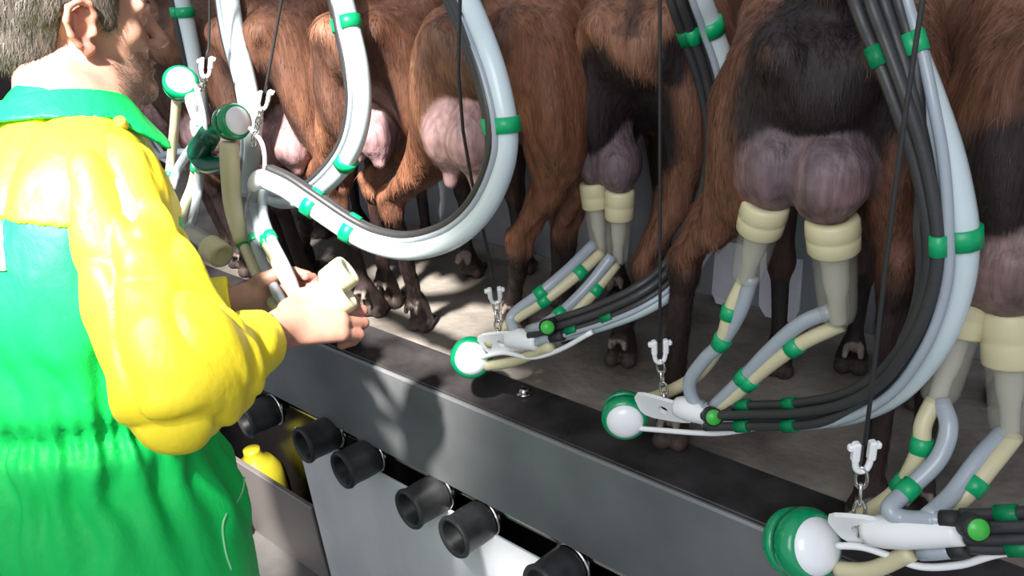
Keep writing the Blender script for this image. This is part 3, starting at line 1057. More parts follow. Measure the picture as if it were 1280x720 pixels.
DK = 'pulse_hose'
hose_bundle('hose bundle looping up at right, four dark tubes and one thick milky hose',
            [(885, 520, -0.005), (940, 520, -0.01), (1000, 519, -0.03), (1060, 508, -0.05), (1110, 480, -0.06), (1150, 428, -0.07), (1174, 365, -0.07), (1180, 300, -0.07), (1168, 210, -0.07),
             (1145, 125, -0.07), (1121, 50, -0.06), (1098, -30, -0.04), (1075, -160, 0.10)],
            [(DK, M_BLACK, 0.0062, [0.014, 0.016, 0.014, 0.014, 0.020, 0.030], [0, 0, 0.004, 0.006, 0, 0]), (DK, M_BLACK, 0.0062, [0.002, 0.006, 0.010, 0.008, 0.010, 0.016], [0.012, 0.012, 0.014, 0.014, 0.006, 0.004]),
             (DK, M_BLACK, 0.0062, [-0.009, -0.003, 0.004, 0.008, 0.000, 0.002], 0.0), (DK, M_BLACK, 0.0062, [-0.014, -0.010, 0.013, 0.020, -0.010, -0.012], [0.010, 0.010, -0.008, -0.008, 0, 0.0]),
             ('milk_hose', M_HOSE, 0.0165, [-0.004, -0.010, -0.016, -0.016, -0.012, -0.014], [-0.03, -0.03, -0.014, -0.004, -0.022, -0.03]), ('air_hose', M_PULSE, 0.0055, [-0.010, -0.014, -0.004, -0.001, -0.016, -0.020], [0.004, 0.004, 0.014, 0.014, 0.004, 0.0])],
            [(930, 520, (0, 0)), (930, 520, (3, 3)), (990, 520, (0, 0)), (990, 520, (3, 3)), (1180, 298, (1, 4)), (1126, 62, (3, 5)), (1126, 62, (0, 0))])
hose_bundle('hose bundle passing behind the middle goat leg, dark tubes with one milky hose',
            [(664, 420, 0.0), (700, 409, 0.01), (750, 393, 0.03), (800, 371, 0.05), (838, 343, 0.09), (868, 300, 0.135), (893, 240, 0.16), (903, 170, 0.16), (893, 100, 0.15), (874, 40, 0.13), (856, -20, 0.10), (840, -130, 0.12)],
            [(DK, M_BLACK, 0.0066, [0.013, 0.016, 0.020, 0.022], 0), (DK, M_BLACK, 0.0066, [0.001, 0.004, 0.010, 0.010], 0.006), (DK, M_BLACK, 0.0066, [-0.011, -0.008, 0.0, -0.004], 0),
             ('milk_hose', M_HOSE, 0.0155, [-0.006, -0.016, -0.018, -0.012], [-0.016, -0.01, 0, 0]), ('air_hose', M_PULSE, 0.005, [-0.014, -0.016, -0.006, -0.004], [0.002, 0.002, 0.014, 0.012])],
            [(718, 409, (2, 2)), (762, 397, (2, 2)), (872, 40, (1, 3)), (872, 40, (0, 0))])
hose_bundle('big white hose loop before the pink udder, dark tube along its inner side',
            [(336, 220, -0.16), (362, 232, -0.15), (392, 252, -0.14), (440, 284, -0.12), (475, 300, -0.11), (515, 305, -0.11), (560, 292, -0.11), (595, 262, -0.11), (618, 215, -0.11), (624, 165, -0.11), (612, 100, -0.10), (590, 35, -0.08), (566, -25, -0.04), (530, -140, 0.10)],
            [('milk_hose', M_HOSE, 0.0165, [-0.008, -0.010, -0.010, -0.008], 0), (DK, M_BLACK, 0.0064, [0.015, 0.015, 0.014, 0.018], 0.002), (DK, M_BLACK, 0.0064, [0.013, 0.013, 0.008, 0.008], 0.012), ('air_hose', M_PULSE, 0.005, [0.004, 0.006, 0.000, 0.012], [0.014, 0.012, 0.014, 0.012])],
            [(392, 252, (1, 0)), (440, 287, (1, 0)), (620, 155, (1, 0))])
hose_bundle('white hose curving down left of the wet goat leg, dark tube on its left',
            [(318, 232, -0.03), (350, 246, -0.03), (385, 240, -0.04), (415, 215, -0.05), (437, 180, -0.05), (446, 135, -0.05), (442, 85, -0.05), (431, 30, -0.04), (420, -25, -0.02), (402, -140, 0.10)],
            [('milk_hose', M_HOSE, 0.0165, [-0.006, -0.010, -0.010, -0.004], 0), (DK, M_BLACK, 0.0066, [0.014, 0.014, 0.014, 0.014], 0.002), (DK, M_BLACK, 0.0066, [0.012, 0.010, 0.006, 0.008], 0.013), ('air_hose', M_PULSE, 0.0048, [0.002, 0.002, 0.002, 0.002], 0.015)],
            [(432, 33, (1, 0)), (430, 195, (1, 0))])
hose_bundle('white hose hanging straight down behind the second ball from the left',
            [(306, 235, 0.02), (313, 190, 0.0), (312, 145, -0.02), (303, 95, -0.02), (290, 45, -0.02), (280, -20, 0.0), (268, -130, 0.10)],
            [('milk_hose', M_HOSE, 0.0185, -0.008, 0), (DK, M_BLACK, 0.0075, 0.015, 0.004), ('air_hose', M_PULSE, 0.005, 0.006, 0.016)], [])
hose_bundle('short hose bundle right in front of the man\'s eye, dark band on it',
            [(250, 150, 0.03), (245, 105, 0.02), (236, 60, 0.01), (226, 15, 0.01), (218, -30, 0.02), (206, -120, 0.10)],
            [('milk_hose', M_HOSE, 0.0165, -0.010, 0), (DK, M_BLACK, 0.0075, 0.013, 0.004)], [(226, 18, (1, 0))])
hose_bundle('dark hose bundle leaving the nearest cluster at the right edge',
            [(1206, 662, NY), (1250, 662, NY), (1310, 655, NY), (1390, 610, NY), (1450, 480, NY), (1460, 300, NY), (1420, 60, -0.06), (1370, -120, 0.0), (1330, -260, 0.10)],
            [(DK, M_BLACK, 0.0066, 0.016, 0), (DK, M_BLACK, 0.0066, 0.005, 0.006), (DK, M_BLACK, 0.0066, -0.008, 0.004), (DK, M_BLACK, 0.0066, -0.019, 0), ('milk_hose', M_HOSE, 0.016, -0.004, -0.02)],
            [(1268, 660, (0, 0)), (1268, 660, (3, 3))])

# clusters at the man's hands
HY = -0.10


def far_extra(t):
    # dark green claw bowl and its arm, cream sleeves
    MB().tube(pts([(262, 168, HY), (250, 190, HY), (262, 206, HY), (292, 204, HY)]), [0.022, 0.026, 0.020, 0.014], 18).build('claw_bowl', M_GRND, t)
    MB().tube(pts([(286, 178, HY - .02), (288, 215, HY - .03), (292, 260, HY - .04), (304, 305, HY - .06)]), [0.018, 0.019, 0.018, 0.016], 16).build('milk_sleeve', M_CREAM, t)


def held_cups(t):
    for a, b in (((436, 337, 1.235), (372, 386, 1.245)), ((435, 367, 1.235), (372, 410, 1.245))):
        p, q = atd(*a), atd(*b)
        ax = nrm(q - p)
        teat_cup(t, p, p + ax * 0.040, q + ax * 0.015, 0.92)


c1 = cluster('milking cluster lifted in air, two cream cups held in the right hand of the man', HY, (293, 152, HY), RIGHT * .75 + toC * .6 + DOWN * .0, 0.0345,
             body=[(318, 232), (326, 224), (338, 222)], rb=0.018,
             milk=[[(304, 305, HY - .06), (322, 345, HY - .09), (344, 384, HY - .12), (366, 396, HY - .19)], [(332, 302, HY - .06), (350, 338, HY - .09), (366, 366, HY - .12), (374, 386, HY - .19)]],
             pulse=[[(322, 232), (312, 262), (318, 300, HY - .06), (338, 350, HY - .09), (358, 388, HY - .14)], [(330, 230), (328, 262), (338, 296, HY - .06), (358, 336, HY - .09), (372, 372, HY - .14)], [(325, 230), (318, 258), (326, 298, HY - .06), (330, 306, HY - .06)]],
             ties=[([('m', 0), ('p', 0)], 306, 306), ([('m', 1), ('p', 1)], 336, 294)],
             air=[(312, 160), (326, 176), (331, 196), (330, 222)], extra=lambda t: (far_extra(t), held_cups(t)))
lift_cord('thin lift cord with twisted links at the second ball from the left', (352, 0, -0.08), (331, 116, HY), (316, 182, HY), 5)
c0 = cluster('leftmost milking cluster, ball before the man\'s chin, one cream cup hanging down', HY, (226, 103, HY), RIGHT * .35 + toC * .75 - DOWN * .12, 0.0345,
             lug=((240, 118, HY), (250, 155, HY), 0.042), body=[(246, 150), (250, 165), (256, 180)], rb=0.016,
             cups=[((278, 320, HY - .10), (262, 311, HY - .10), (226, 282, HY - .10), 0.9)],
             milk=[[(221, 122), (218, 160), (214, 200), (208, 250, HY - .03), (196, 330, HY - .08)], [(246, 205), (240, 232), (230, 258, HY - .05), (226, 280, HY - .10)]],
             pulse=[[(252, 170), (236, 190), (222, 212), (214, 236, HY - .03)], [(250, 208), (247, 240), (242, 270, HY - .05), (236, 286, HY - .10)]],
             ties=[([('m', 0)], 213, 218), ([('m', 1), ('p', 1)], 247, 210)],
             air=[(236, 98), (246, 112), (256, 150), (258, 185)])
lift_cord('short lift cord with twisted links left of the straight white hose', (262, 0, -0.08), (258, 74, HY), (250, 112, HY), 5)


def tail_end(t):
    MB().tube(pts([(155, 136, 0.0), (157, 160, 0.0), (158, 190, 0.0)]), 0.012, 14).build('milk_sleeve', M_CREAM, t)
    MB().tube(pts([(172, 140, 0.0), (178, 162, 0.0), (188, 185, 0.0), (212, 204, 0.0)]), [0.014, 0.016, 0.012, 0.006], 14).build('claw_arm', M_PULSE, t)


q = thing('milking_cluster', 'farthest cluster, pale tubes showing between the green collar and the leftmost ball', 'milking cluster', tuple(at(172, 140, 0.0)), 'milking clusters')
tail_end(q)
MB().tube(pts([(160, 168, 0.0), (168, 155, 0.0), (182, 156, 0.0), (196, 180, 0.0), (215, 205, 0.0)]), 0.005, 10).build('air_tube', M_PULSE, q)
MB().tube(pts([(175, 200, 0.0), (195, 198, 0.0), (222, 190, 0.0), (262, 196, 0.0)]), 0.009, 12).build('pulse_tube', M_PULSE, q)
# ------------------------------------------------------------------ the man in the pit
fw = nrm(V(0.14, 0.99, 0.0))
rt = nrm(V(0.99, -0.14, 0.0))
UPV = V(0, 0, 1)
TW = V(-1.1275, -0.575, 0.248)                       # waist
TN = V(-1.226, -0.452, 0.668)                        # base of the neck
tu = nrm(TN - TW)
tr = nrm(rt - tu * (rt @ tu))
tf = np.cross(tu, tr)
TAX = np.stack([tr, tf, tu])
SR, ER, WR = atd(142, 258, 1.02), atd(226, 474, 0.985), atd(350, 411, 1.19)
SL = TN + (TN - SR) * V(1, 1, 0) * 0.95 + V(0, 0, SR[2] - TN[2])
EL, WL = atd(165, 398, 1.40), atd(306, 374, 1.45)
HPV = TW + V(0.0, -0.01, -0.17)
HAX = np.stack([rt, fw, UPV])
FR, FL = V(-0.98, -0.60, -0.86), V(-1.24, -0.54, -0.86)


def torso(P, o=0.0):
    d = ell(P, TW * .54 + TN * .46 - tf * 0.01, (0.200 + o, 0.150 + o, 0.225 + o), TAX)
    d = smin(d, cap(P, SR - V(0.045, 0, -0.005), SL + V(0.045, 0, 0.005), 0.075 + o), 0.06)
    d = smin(d, ell(P, TW * .55 + TN * .45 - tf * 0.045, (0.17 + o, 0.12 + o, 0.19 + o), TAX), 0.05)
    d = smin(d, cap(P, TN - tu * 0.10, TN - tu * 0.02, 0.085 + o, 0.068 + o), 0.05)
    d = smin(d, ell(P, TW, (0.168 + o, 0.152 + o, 0.15 + o), TAX), 0.05)
    return d


def lower(P, o=0.0):
    d = ell(P, HPV - fw * 0.012, (0.205 + o, 0.185 + o, 0.21 + o), HAX)
    for h_, ft in ((HPV + rt * 0.10 - UPV * 0.06, FR), (HPV - rt * 0.10 - UPV * 0.06, FL)):
        k = h_ * .5 + ft * .5 + fw * 0.03
        d = smin(d, cap(P, h_, k, 0.125 + o, 0.098 + o), 0.05)
        d = smin(d, cap(P, k, ft + V(0, 0, 0.10), 0.098 + o, 0.085 + o), 0.05)
    return d


def folds(P):
    """cloth folds of the body part: long diagonal drags and the gathers at the elastic waist"""
    q = (P - TW) @ TAX.T
    th = np.arctan2(q[:, 1], q[:, 0])
    z = q[:, 2]
    g = np.exp(-(z / 0.035) ** 2)
    n = vnoise(P, (14, 14, 14), 3)
    pl = np.sin(th * 42 + 3 * n) * 0.0065 * g
    band = -0.019 * np.exp(-(z / 0.022) ** 2)                       # drawn-in elastic
    run = np.sin(th * 19 + 2.5 * n + z * 3) * 0.0055 * np.exp(-((z + 0.09) / 0.10) ** 2) + np.sin(th * 17 + 3 * n) * 0.0045 * np.exp(-((z - 0.08) / 0.07) ** 2)
    r = vnoise(P @ np.array([[.8, -.6, 0], [.6, .8, 0], [0, 0, 1.]]), (9, 9, 4), 5)
    big = 0.006 - (1 - np.abs(r)) ** 5 * 0.013 + (0.5 - np.abs(r)) * 0.006 + (0.5 - np.abs(vnoise(P + n[:, None] * 0.02, (17, 17, 9), 8))) * 0.008
    return -(pl + run + big * 0.9) - band + 0.006


def cover(P):
    d = smin(torso(P), lower(P), 0.03)
    return d + folds(P)


def arm(P, S, E, W_, r0, r1, r2, r3, e2=0.9, seed=0):
    cf = E + (W_ - E) * e2
    d = cap(P, S, E, r0, r1)
    d = smin(d, cap(P, E, cf, r2, r3), 0.06)
    ax1, ax2 = nrm(E - S), nrm(cf - E)
    s1 = (P - S) @ ax1 / np.linalg.norm(E - S)
    s2 = (P - E) @ ax2 / np.linalg.norm(cf - E)
    n = vnoise(P, (12, 12, 12), seed)
    n2 = vnoise(P, (26, 26, 26), seed + 1)
    w = np.sin(s2 * 17 + n * 4.0) * 0.0040 * np.clip(s2 * 2 + 0.3, 0, 1) * np.clip(1.35 - s2, 0, 1)
    w = w + np.sin(s1 * 15 + n * 5) * 0.0030 * np.clip((s1 - 0.35) * 2.2, 0, 1) * np.clip(1.3 - s1, 0, 1)
    r = vnoise(P, (11, 11, 6), seed + 4)
    rr3 = vnoise((P - E) @ np.array([[.7, .7, 0], [-.7, .7, 0], [0, 0, 1.]]) * V(1, 1, .55), (15, 15, 15), seed + 7)
    w = w + 0.004 - (1 - np.abs(r)) ** 5 * 0.014 - (1 - np.abs(rr3)) ** 6 * 0.009 + n2 * 0.0015
    w = w * np.clip(1.25 - s2, 0.35, 1)
    d = d - w + 0.004
    d = np.maximum(d, np.minimum((P - cf) @ ax2, 0.105 - np.linalg.norm(P - cf, axis=1)))                                    # cuff
    d = smax(d, -cap(P, cf - ax2 * 0.035, cf + ax2 * 0.03, r3 - 0.018), 0.004)
    return d


# --- head frame
HC = atd(97, 26, 1.145)
hf = nrm(fw * 0.985 + V(0, 0, -0.16))
hr = nrm(rt - hf * (rt @ hf))
hu = np.cross(hr, hf)
HR = np.stack([hr, hf, hu])


def hd(x, y, z):
    return HC + hr * x + hf * y + hu * z


def headf(P):
    q = (P - HC) @ HR.T
    d = ell(q, (0, -0.018, 0.035), (0.076, 0.096, 0.082))
    d = smin(d, ell(q, (0, 0.028, -0.025), (0.060, 0.062, 0.088)), 0.03)
    d = smin(d, ell(q, (0, 0.042, -0.078), (0.042, 0.042, 0.034)), 0.025)
    d = smin(d, ell(q, (0, 0.078, -0.098), (0.020, 0.017, 0.017)), 0.02)
    for s in (-1, 1):
        d = smin(d, cap(q, V(s * 0.058, -0.004, -0.045), V(s * 0.050, 0.008, -0.076), 0.013, 0.014), 0.02)
        d = smin(d, cap(q, V(s * 0.050, 0.008, -0.076), V(s * 0.018, 0.076, -0.100), 0.014, 0.014), 0.022)
        d = smin(d, ell(q, (s * 0.042, 0.053, -0.018), (0.019, 0.020, 0.016)), 0.015)
        d = smin(d, cap(q, V(s * 0.012, 0.088, 0.024), V(s * 0.045, 0.072, 0.022), 0.010, 0.009), 0.012)
        d = smax(d, -ell(q, (s * 0.032, 0.090, 0.004), (0.017, 0.014, 0.010)), 0.012)
        d = smin(d, ell(q, (s * 0.031, 0.0715, 0.004), (0.0125, 0.0125, 0.0125)), 0.003)
        d = smin(d, cap(q, V(s * 0.018, 0.083, 0.011), V(s * 0.045, 0.074, 0.009), 0.0035, 0.003), 0.004)
    n = cap(q, V(0, 0.089, 0.014), V(0, 0.113, -0.026), 0.0085, 0.0115)
    for s in (-1, 1):
        n = smin(n, ell(q, (s * 0.012, 0.101, -0.031), (0.0075, 0.010, 0.008)), 0.008)
    d = smin(d, n, 0.012)
    d = smin(d, ell(q, (0, 0.089, -0.058), (0.024, 0.012, 0.0065)), 0.006)
    d = smin(d, ell(q, (0, 0.087, -0.0705), (0.021, 0.012, 0.007)), 0.006)
    d = smax(d, -ell(q, (0, 0.104, -0.0642), (0.022, 0.010, 0.0015)), 0.003)
    for s in (-1, 1):
        c = V(s * 0.0785, -0.014, -0.008)
        out = [(0.000, 0.012, 0.004), (0.003, 0.016, 0.018), (0.007, 0.010, 0.031), (0.011, -0.004, 0.035), (0.014, -0.018, 0.027), (0.014, -0.023, 0.010),
               (0.011, -0.019, -0.008), (0.007, -0.010, -0.022), (0.003, 0.000, -0.031), (0.001, 0.009, -0.027)]
        e = None
        for a, b in zip(out[:-1], out[1:]):
            k = cap(q, c + V(s * a[0], a[1], a[2]), c + V(s * b[0], b[1], b[2]), 0.0042, 0.0042)
            e = k if e is None else smin(e, k, 0.003)
        e = smin(e, ell(q, c + V(s * 0.002, -0.003, 0.004), (0.0045, 0.017, 0.026)), 0.004)
        e = smin(e, cap(q, c + V(s * 0.006, -0.010, 0.018), c + V(s * 0.006, -0.012, -0.008), 0.0035, 0.0035), 0.004)
        e = smin(e, ell(q, c + V(s * 0.003, 0.003, -0.027), (0.0045, 0.008, 0.009)), 0.004)
        e = smin(e, ell(q, c + V(s * 0.004, 0.013, -0.004), (0.004, 0.004, 0.007)), 0.004)
        e = smax(e, -ell(q, c + V(s * 0.010, 0.002, -0.002), (0.009, 0.008, 0.013)), 0.003)
        d = smin(d, e, 0.005)
    d = smin(d, cap(P, hd(0, -0.035, -0.07), TN + tu * 0.0 + tf * 0.005, 0.057, 0.064), 0.025)
    d = smin(d, cap(P, hd(0, -0.02, -0.085), TN + tf * 0.05, 0.045, 0.05), 0.03)
    return d


# --- hands
def hand_skel(W_, w, t, side_, curl, scale=1.0, thumb=None):
    """bones of a hand: w towards the knuckles, t towards the thumb, back of the hand b; curl per joint in degrees"""
    w = nrm(w)
    t = nrm(t - w * (t @ w))
    b = np.cross(w, t) * side_
    S = scale
    bones = []
    for i, (off, ln, ad) in enumerate(((0.027, (0.045, 0.027, 0.020), 0.008), (0.008, (0.050, 0.030, 0.021), 0.012), (-0.012, (0.046, 0.028, 0.020), 0.009), (-0.030, (0.036, 0.021, 0.018), 0.0))):
        k = W_ + (w * (0.083 + ad * .6) + t * off) * S + b * (0.004 - abs(off) * 0.12)
        bones.append((W_ + t * off * 0.45 * S, k, 0.0155 * S, 0.0125 * S, 'palm'))
        p, a = k, 0.0
        for j in range(3):
            a += math.radians(curl[j])
            d = w * math.cos(a) - b * math.sin(a) + t * (off * 0.6) * (1 if j == 0 else -.5)
            q = p + nrm(d) * ln[j] * S
            bones.append((p, q, (0.0100 - 0.0008 * j) * S, (0.0094 - 0.0010 * j) * S, 'f%d' % i))
            p = q
    th = thumb or ((0.030, 0.028, -0.012), (0.062, 0.044, -0.024), (0.092, 0.042, -0.034), (0.115, 0.034, -0.042))
    T = [W_ + (w * x + t * y + b * z) * S for x, y, z in th]
    bones.append((W_ + w * 0.012 * S + t * 0.010 * S, T[0], 0.018 * S, 0.0165 * S, 'palm'))
    bones.append((T[0], T[1], 0.0165 * S, 0.0125 * S, 'palm'))
    bones.append((T[1], T[2], 0.0118 * S, 0.0105 * S, 'th'))
    bones.append((T[2], T[3], 0.0105 * S, 0.0085 * S, 'th'))
    return bones, w, t, b


def handf(P, bones, W_, w, b, E, S=1.0):
    groups = {}
    for a, c, r1, r2, g in bones:
        d = cap(P, a, c, r1, r2)
        k = 0.012 if g == 'palm' else 0.0025
        groups[g] = d if g not in groups else smin(groups[g], d, k)
    d = groups.pop('palm')
    for g in groups.values():
        d = smin(d, g, 0.0045)
    fa = nrm(E - W_)
    d = smin(d, cap(P, W_ + w * 0.012 * S, W_ + fa * 0.05, 0.0255 * S, 0.027 * S), 0.014)
    return d


wR = nrm(RIGHT * .84 - DOWN * .20 + FWD * .42)
BR = hand_skel(WR, wR, -DOWN * .85 - RIGHT * .42 + FWD * .28, 1, (34, 72, 48), 1.02,
               ((0.024, 0.030, -0.014), (0.050, 0.052, -0.020), (0.078, 0.058, -0.022), (0.102, 0.055, -0.026)))
wL = nrm(RIGHT * .86 - DOWN * .05 + FWD * .35)
BL = hand_skel(WL, wL, -DOWN * 1.0 + RIGHT * .1 + FWD * .2, -1, (35, 60, 45), 0.95)


def bodyf(P):
    d = np.full(len(P), 1.0)
    t_ = smin(torso(P, -0.042), lower(P, -0.042), 0.03)
    d = t_
    for S_, E_, W_ in ((SR, ER, WR), (SL, EL, WL)):
        d = smin(d, cap(P, S_, E_, 0.052, 0.036), 0.03)
        d = smin(d, cap(P, E_, W_, 0.036, 0.0265), 0.015)
    m = np.linalg.norm(P - HC, axis=1) < 0.30
    if m.any():
        d[m] = smin(d[m], headf(P[m]), 0.02)
    for (bn, w, t, b), W_, E_ in ((BR, WR, ER), (BL, WL, EL)):
        m = np.linalg.norm(P - W_ - w * .06, axis=1) < 0.17
        if m.any():
            d[m] = smin(d[m], handf(P[m], bn, W_, w, b, E_), 0.006)
    return d


man = thing('person', 'man in green and yellow overalls standing in the pit, holding cream teat cups', 'person', tuple(V(-1.11, -0.57, -0.86)))
bv, bq = nets(bodyf, (-1.75, -0.95, -0.90), (-0.70, 0.05, 0.95), 0.0034)
# finer nets where skin shows: the mesh is one surface, its vertices are drawn onto the exact surface
for _ in range(2):
    g_ = grad(bodyf, bv, 0.001)
    bv = bv - g_ * np.clip(bodyf(bv), -0.002, 0.002)[:, None]
q_ = (bv - HC) @ HR.T
skin = V(0.40, 0.205, 0.15)
cl = skin[None] * (1 + 0.10 * vnoise(bv, (45, 45, 45), 2)[:, None]) * np.ones((len(bv), 1))
inh = np.linalg.norm(q_, axis=1) < 0.16
red = np.exp(-((q_[:, 0] - 0.085) / 0.014) ** 2 - ((q_[:, 1] + 0.02) / 0.03) ** 2) * inh
cl = cl * (1 - .35 * red[:, None] * V(0, .9, .75))
bd = np.clip((-0.030 - q_[:, 2] + 0.018 * vnoise(bv, (60, 60, 60), 4)) / 0.03, 0, 1) * np.clip((q_[:, 1] - 0.012) / 0.02, 0, 1) * inh * (np.abs(q_[:, 1] - 0.08) < 0.2) * (q_[:, 2] > -0.125)
cl = cl * (1 - 0.55 * bd[:, None]) + V(0.12, 0.085, 0.06) * 0.55 * bd[:, None]
lip = np.exp(-(q_[:, 0] / 0.02) ** 2 - ((q_[:, 2] + 0.064) / 0.007) ** 2) * (q_[:, 1] > 0.085) * inh
cl = cl * (1 - lip[:, None] * V(0.1, .35, .3))
for (bn, w, t, b), W_ in ((BR, WR), (BL, WL)):
    for a, c, r1, r2, g in bn:
        if g != 'palm':
            k = np.exp(-(np.linalg.norm(bv - c, axis=1) / 0.014) ** 2)
            cl = cl * (1 - 0.22 * k[:, None] * V(0, 1, .8))
body = link('body', npmesh('man_body', bv, bq, np.column_stack([cl, np.zeros(len(bv))])), M_SKIN, man)

# eyes and brow
for s in (-1, 1):
    MB().lathe(hd(s * 0.031, 0.0735, 0.004), nrm(hf + hr * s * .12), [(0.0085, 0.0065), (0.0112, 0.004), (0.0118, 0)], 16).build('eye', M_EYE, man)
bp_, bn_, bc_ = [], [], []
for s in (-1, 1):
    for k in range(110):
        u = rng.uniform(0, 1)
        p = hd(s * (0.014 + 0.034 * u), 0.100 - 0.024 * u ** 2, 0.028 + 0.004 * math.sin(u * 3) + rng.normal(0, 0.002))
        bp_.append(p)
bp_ = np.array(bp_)
N_ = grad(bodyf, bp_)
bp_ = bp_ - N_ * bodyf(bp_)[:, None]
xs = np.sign((bp_ - HC) @ hr)
hv, ht, hc = blades(bp_, N_, hr[None] * xs[:, None] + hu[None] * .4 + rng.normal(0, .2, bp_.shape), rng.uniform(.006, .010, len(bp_)), 0.0009, np.tile([0.06, 0.045, 0.035, 0], (len(bp_), 1)), .25)
link('eyebrow', npmesh('brow', hv, ht, hc), M_MANHAIR, man)


# hair: a close cap and short strands
def hairline(q):
    low = np.interp(q[:, 1], [-0.125, -0.10, -0.075, -0.052, -0.043, -0.034, -0.012, 0.006, 0.018, 0.030, 0.040, 0.055, 0.085],
                    [-0.078, -0.088, -0.082, -0.062, -0.030, 0.020, 0.030, 0.012, -0.016, -0.012, 0.030, 0.058, 0.075])
    return low


def hairf(P):
    q = (P - HC) @ HR.T
    d = ell(q, (0, -0.018, 0.037), (0.081, 0.1035, 0.089))
    d = smin(d, ell(q, (0, -0.062, -0.03), (0.056, 0.052, 0.055)), 0.03)
    d = smin(d, ell(q, (0, 0.012, 0.01), (0.0705, 0.055, 0.065)), 0.02)
    n = vnoise(q, (120, 60, 40), 1) * 0.003 + vnoise(q, (40, 40, 25), 2) * 0.003
    d = d - n
    return smax(d, hairline(q) + 0.004 * vnoise(q, (90, 90, 90), 3) - q[:, 2], 0.006)


hvv, hq = nets(hairf, HC - 0.16, HC + 0.16, 0.003)
hn = vnoise(hvv, (60, 60, 25), 7)
hcol = V(0.062, 0.050, 0.042)[None] * (1 + 0.35 * hn[:, None])
ho = link('hair', npmesh('man_hair', hvv, hq, np.column_stack([hcol, np.zeros(len(hvv))])), M_MANHAIR, man)
pk = rng.choice(len(hvv), 9000)
Pp = hvv[pk] + rng.normal(0, .001, (9000, 3))
N_ = grad(hairf, Pp)
D_ = -hu[None] * 0.9 - hf[None] * 0.35 + rng.normal(0, .22, (9000, 3))
cc = np.column_stack([hcol[pk] * rng.uniform(.55, 1.7, (9000, 1)), np.zeros(9000)])
hv, ht, hc = blades(Pp, N_, D_, rng.uniform(.008, .020, 9000), 0.0009, cc, 0.22)
so2 = link('hair_strands', npmesh('man_hair_strands', hv, ht, hc), M_MANHAIR, ho)
so2['kind'] = 'stuff'
# stubble
pool = np.nonzero(bd > 0.35)[0]
pk = rng.choice(pool, 3500)
N_ = grad(bodyf, bv[pk])
hv, ht, hc = blades(bv[pk] + rng.normal(0, .0008, (3500, 3)), N_, -hu[None] + hf[None] * .3 + rng.normal(0, .3, (3500, 3)), rng.uniform(.002, .005, 3500), 0.0006,
                    np.column_stack([V(0.10, 0.075, 0.055)[None] * rng.uniform(.6, 1.6, (3500, 1)), np.zeros(3500)]), .5)
so3 = link('beard_stubble', npmesh('stubble', hv, ht, hc), M_MANHAIR, man)
so3['kind'] = 'stuff'

# overalls
cv, cq = nets(cover, (-1.62, -0.92, -0.86), (-0.72, -0.20, 0.76), 0.006, mg=0.03)
cov = link('overalls', npmesh('overalls', cv, cq), M_GREEN, man)
cov['label'] = 'green cotton overalls gathered at the waist'


def yokef(P):
    d = cover(P) - 0.0032
    q = (P - TW) @ TAX.T
    z = P[:, 2]
    lim = 0.545 - 0.03 * np.clip(q[:, 1] / 0.1, -1, 1)
    d = smax(d, lim - z, 0.002)
    # neck opening stays green under the collar
    return smax(d, 0.088 - np.linalg.norm((P - TN) @ TAX.T[:, :2], axis=1), 0.003)


yv, yq = nets(yokef, (-1.62, -0.72, 0.48), (-0.85, -0.22, 0.76), 0.005, mg=0.03)
yk = link('shoulder_yoke', npmesh('yoke', yv, yq), M_YELLOW, man)
yk['label'] = 'yellow shoulder panel of the overalls'
for (S_, E_, W_, nm, sd_) in ((SR, ER, WR, 'right', 42), (SL, EL, WL, 'left', 23)):
    fn = (lambda S_, E_, W_, sd_, ns: lambda P: arm(P, S_ + (TN - S_) * 0.16, E_, W_, 0.078, 0.080, 0.076, 0.050, 0.76 if ns == 'right' else 0.88, sd_))(S_, E_, W_, sd_, nm)
    lo_ = np.minimum(np.minimum(S_, E_), W_) - 0.14
    hi_ = np.maximum(np.maximum(S_, E_), W_) + 0.14
    sv, sq = nets(fn, lo_, hi_, 0.0045, mg=0.05)
    sl = link('sleeve', npmesh('sleeve', sv, sq), M_YELLOW, man)
    sl['label'] = 'yellow %s sleeve of the overalls' % nm


# collar
def collarf(P):
    q = (P - TN) @ TAX.T
    z = q[:, 2]
    rr = np.sqrt((q[:, 0] / 1.0) ** 2 + ((q[:, 1] - 0.004) / 1.02) ** 2)
    out = 0.080 - z * 0.22 + np.clip(-z + 0.004, 0, 1) * 0.55
    d = np.abs(rr - out) * 0.85 - 0.0042
    th = np.arctan2(q[:, 0], q[:, 1])                       # 0 at the front
    drop = 0.036 + 0.036 * np.clip(1 - np.abs(np.abs(th) - 0.7) / 0.55, 0, 1)
    d = smax(d, -z - drop, 0.004)
    d = smax(d, z - 0.006 - 0.010 * vnoise(P, (12, 12, 12), 31), 0.004)
    gap = 0.24 - np.abs(th)
    d = smax(d, gap * 0.06 - 0.0 * z, 0.003)
    return d - 0.0015 * vnoise(P, (30, 30, 30), 4)


kv, kq = nets(collarf, TN - 0.18, TN + 0.16, 0.0035)
kl = link('collar', npmesh('collar', kv, kq), M_GREEN, man)
kl['label'] = 'green turned-down collar of the overalls'
def onc(px, py, f_, d0=0.8, d1=1.8, lift=0.002):
    ds = np.linspace(d0, d1, 500)
    P = np.array([atd(px, py, d) for d in ds])
    v = f_(P)
    i = np.nonzero(v < 0)[0]
    i = i[0] if len(i) else int(np.argmin(v))
    return P[i] - FWD * lift


bpos = onc(152, 153, collarf, 0.85, 1.4, 0.006)
MB().lathe(bpos, -FWD + UPV * .5, [(-0.012, 0.0), (-0.012, 0.0075), (0.0, 0.0085), (0.002, 0.0075), (0.001, 0.004), (0.001, 0)], 20).build('button', M_BUTTON, man)


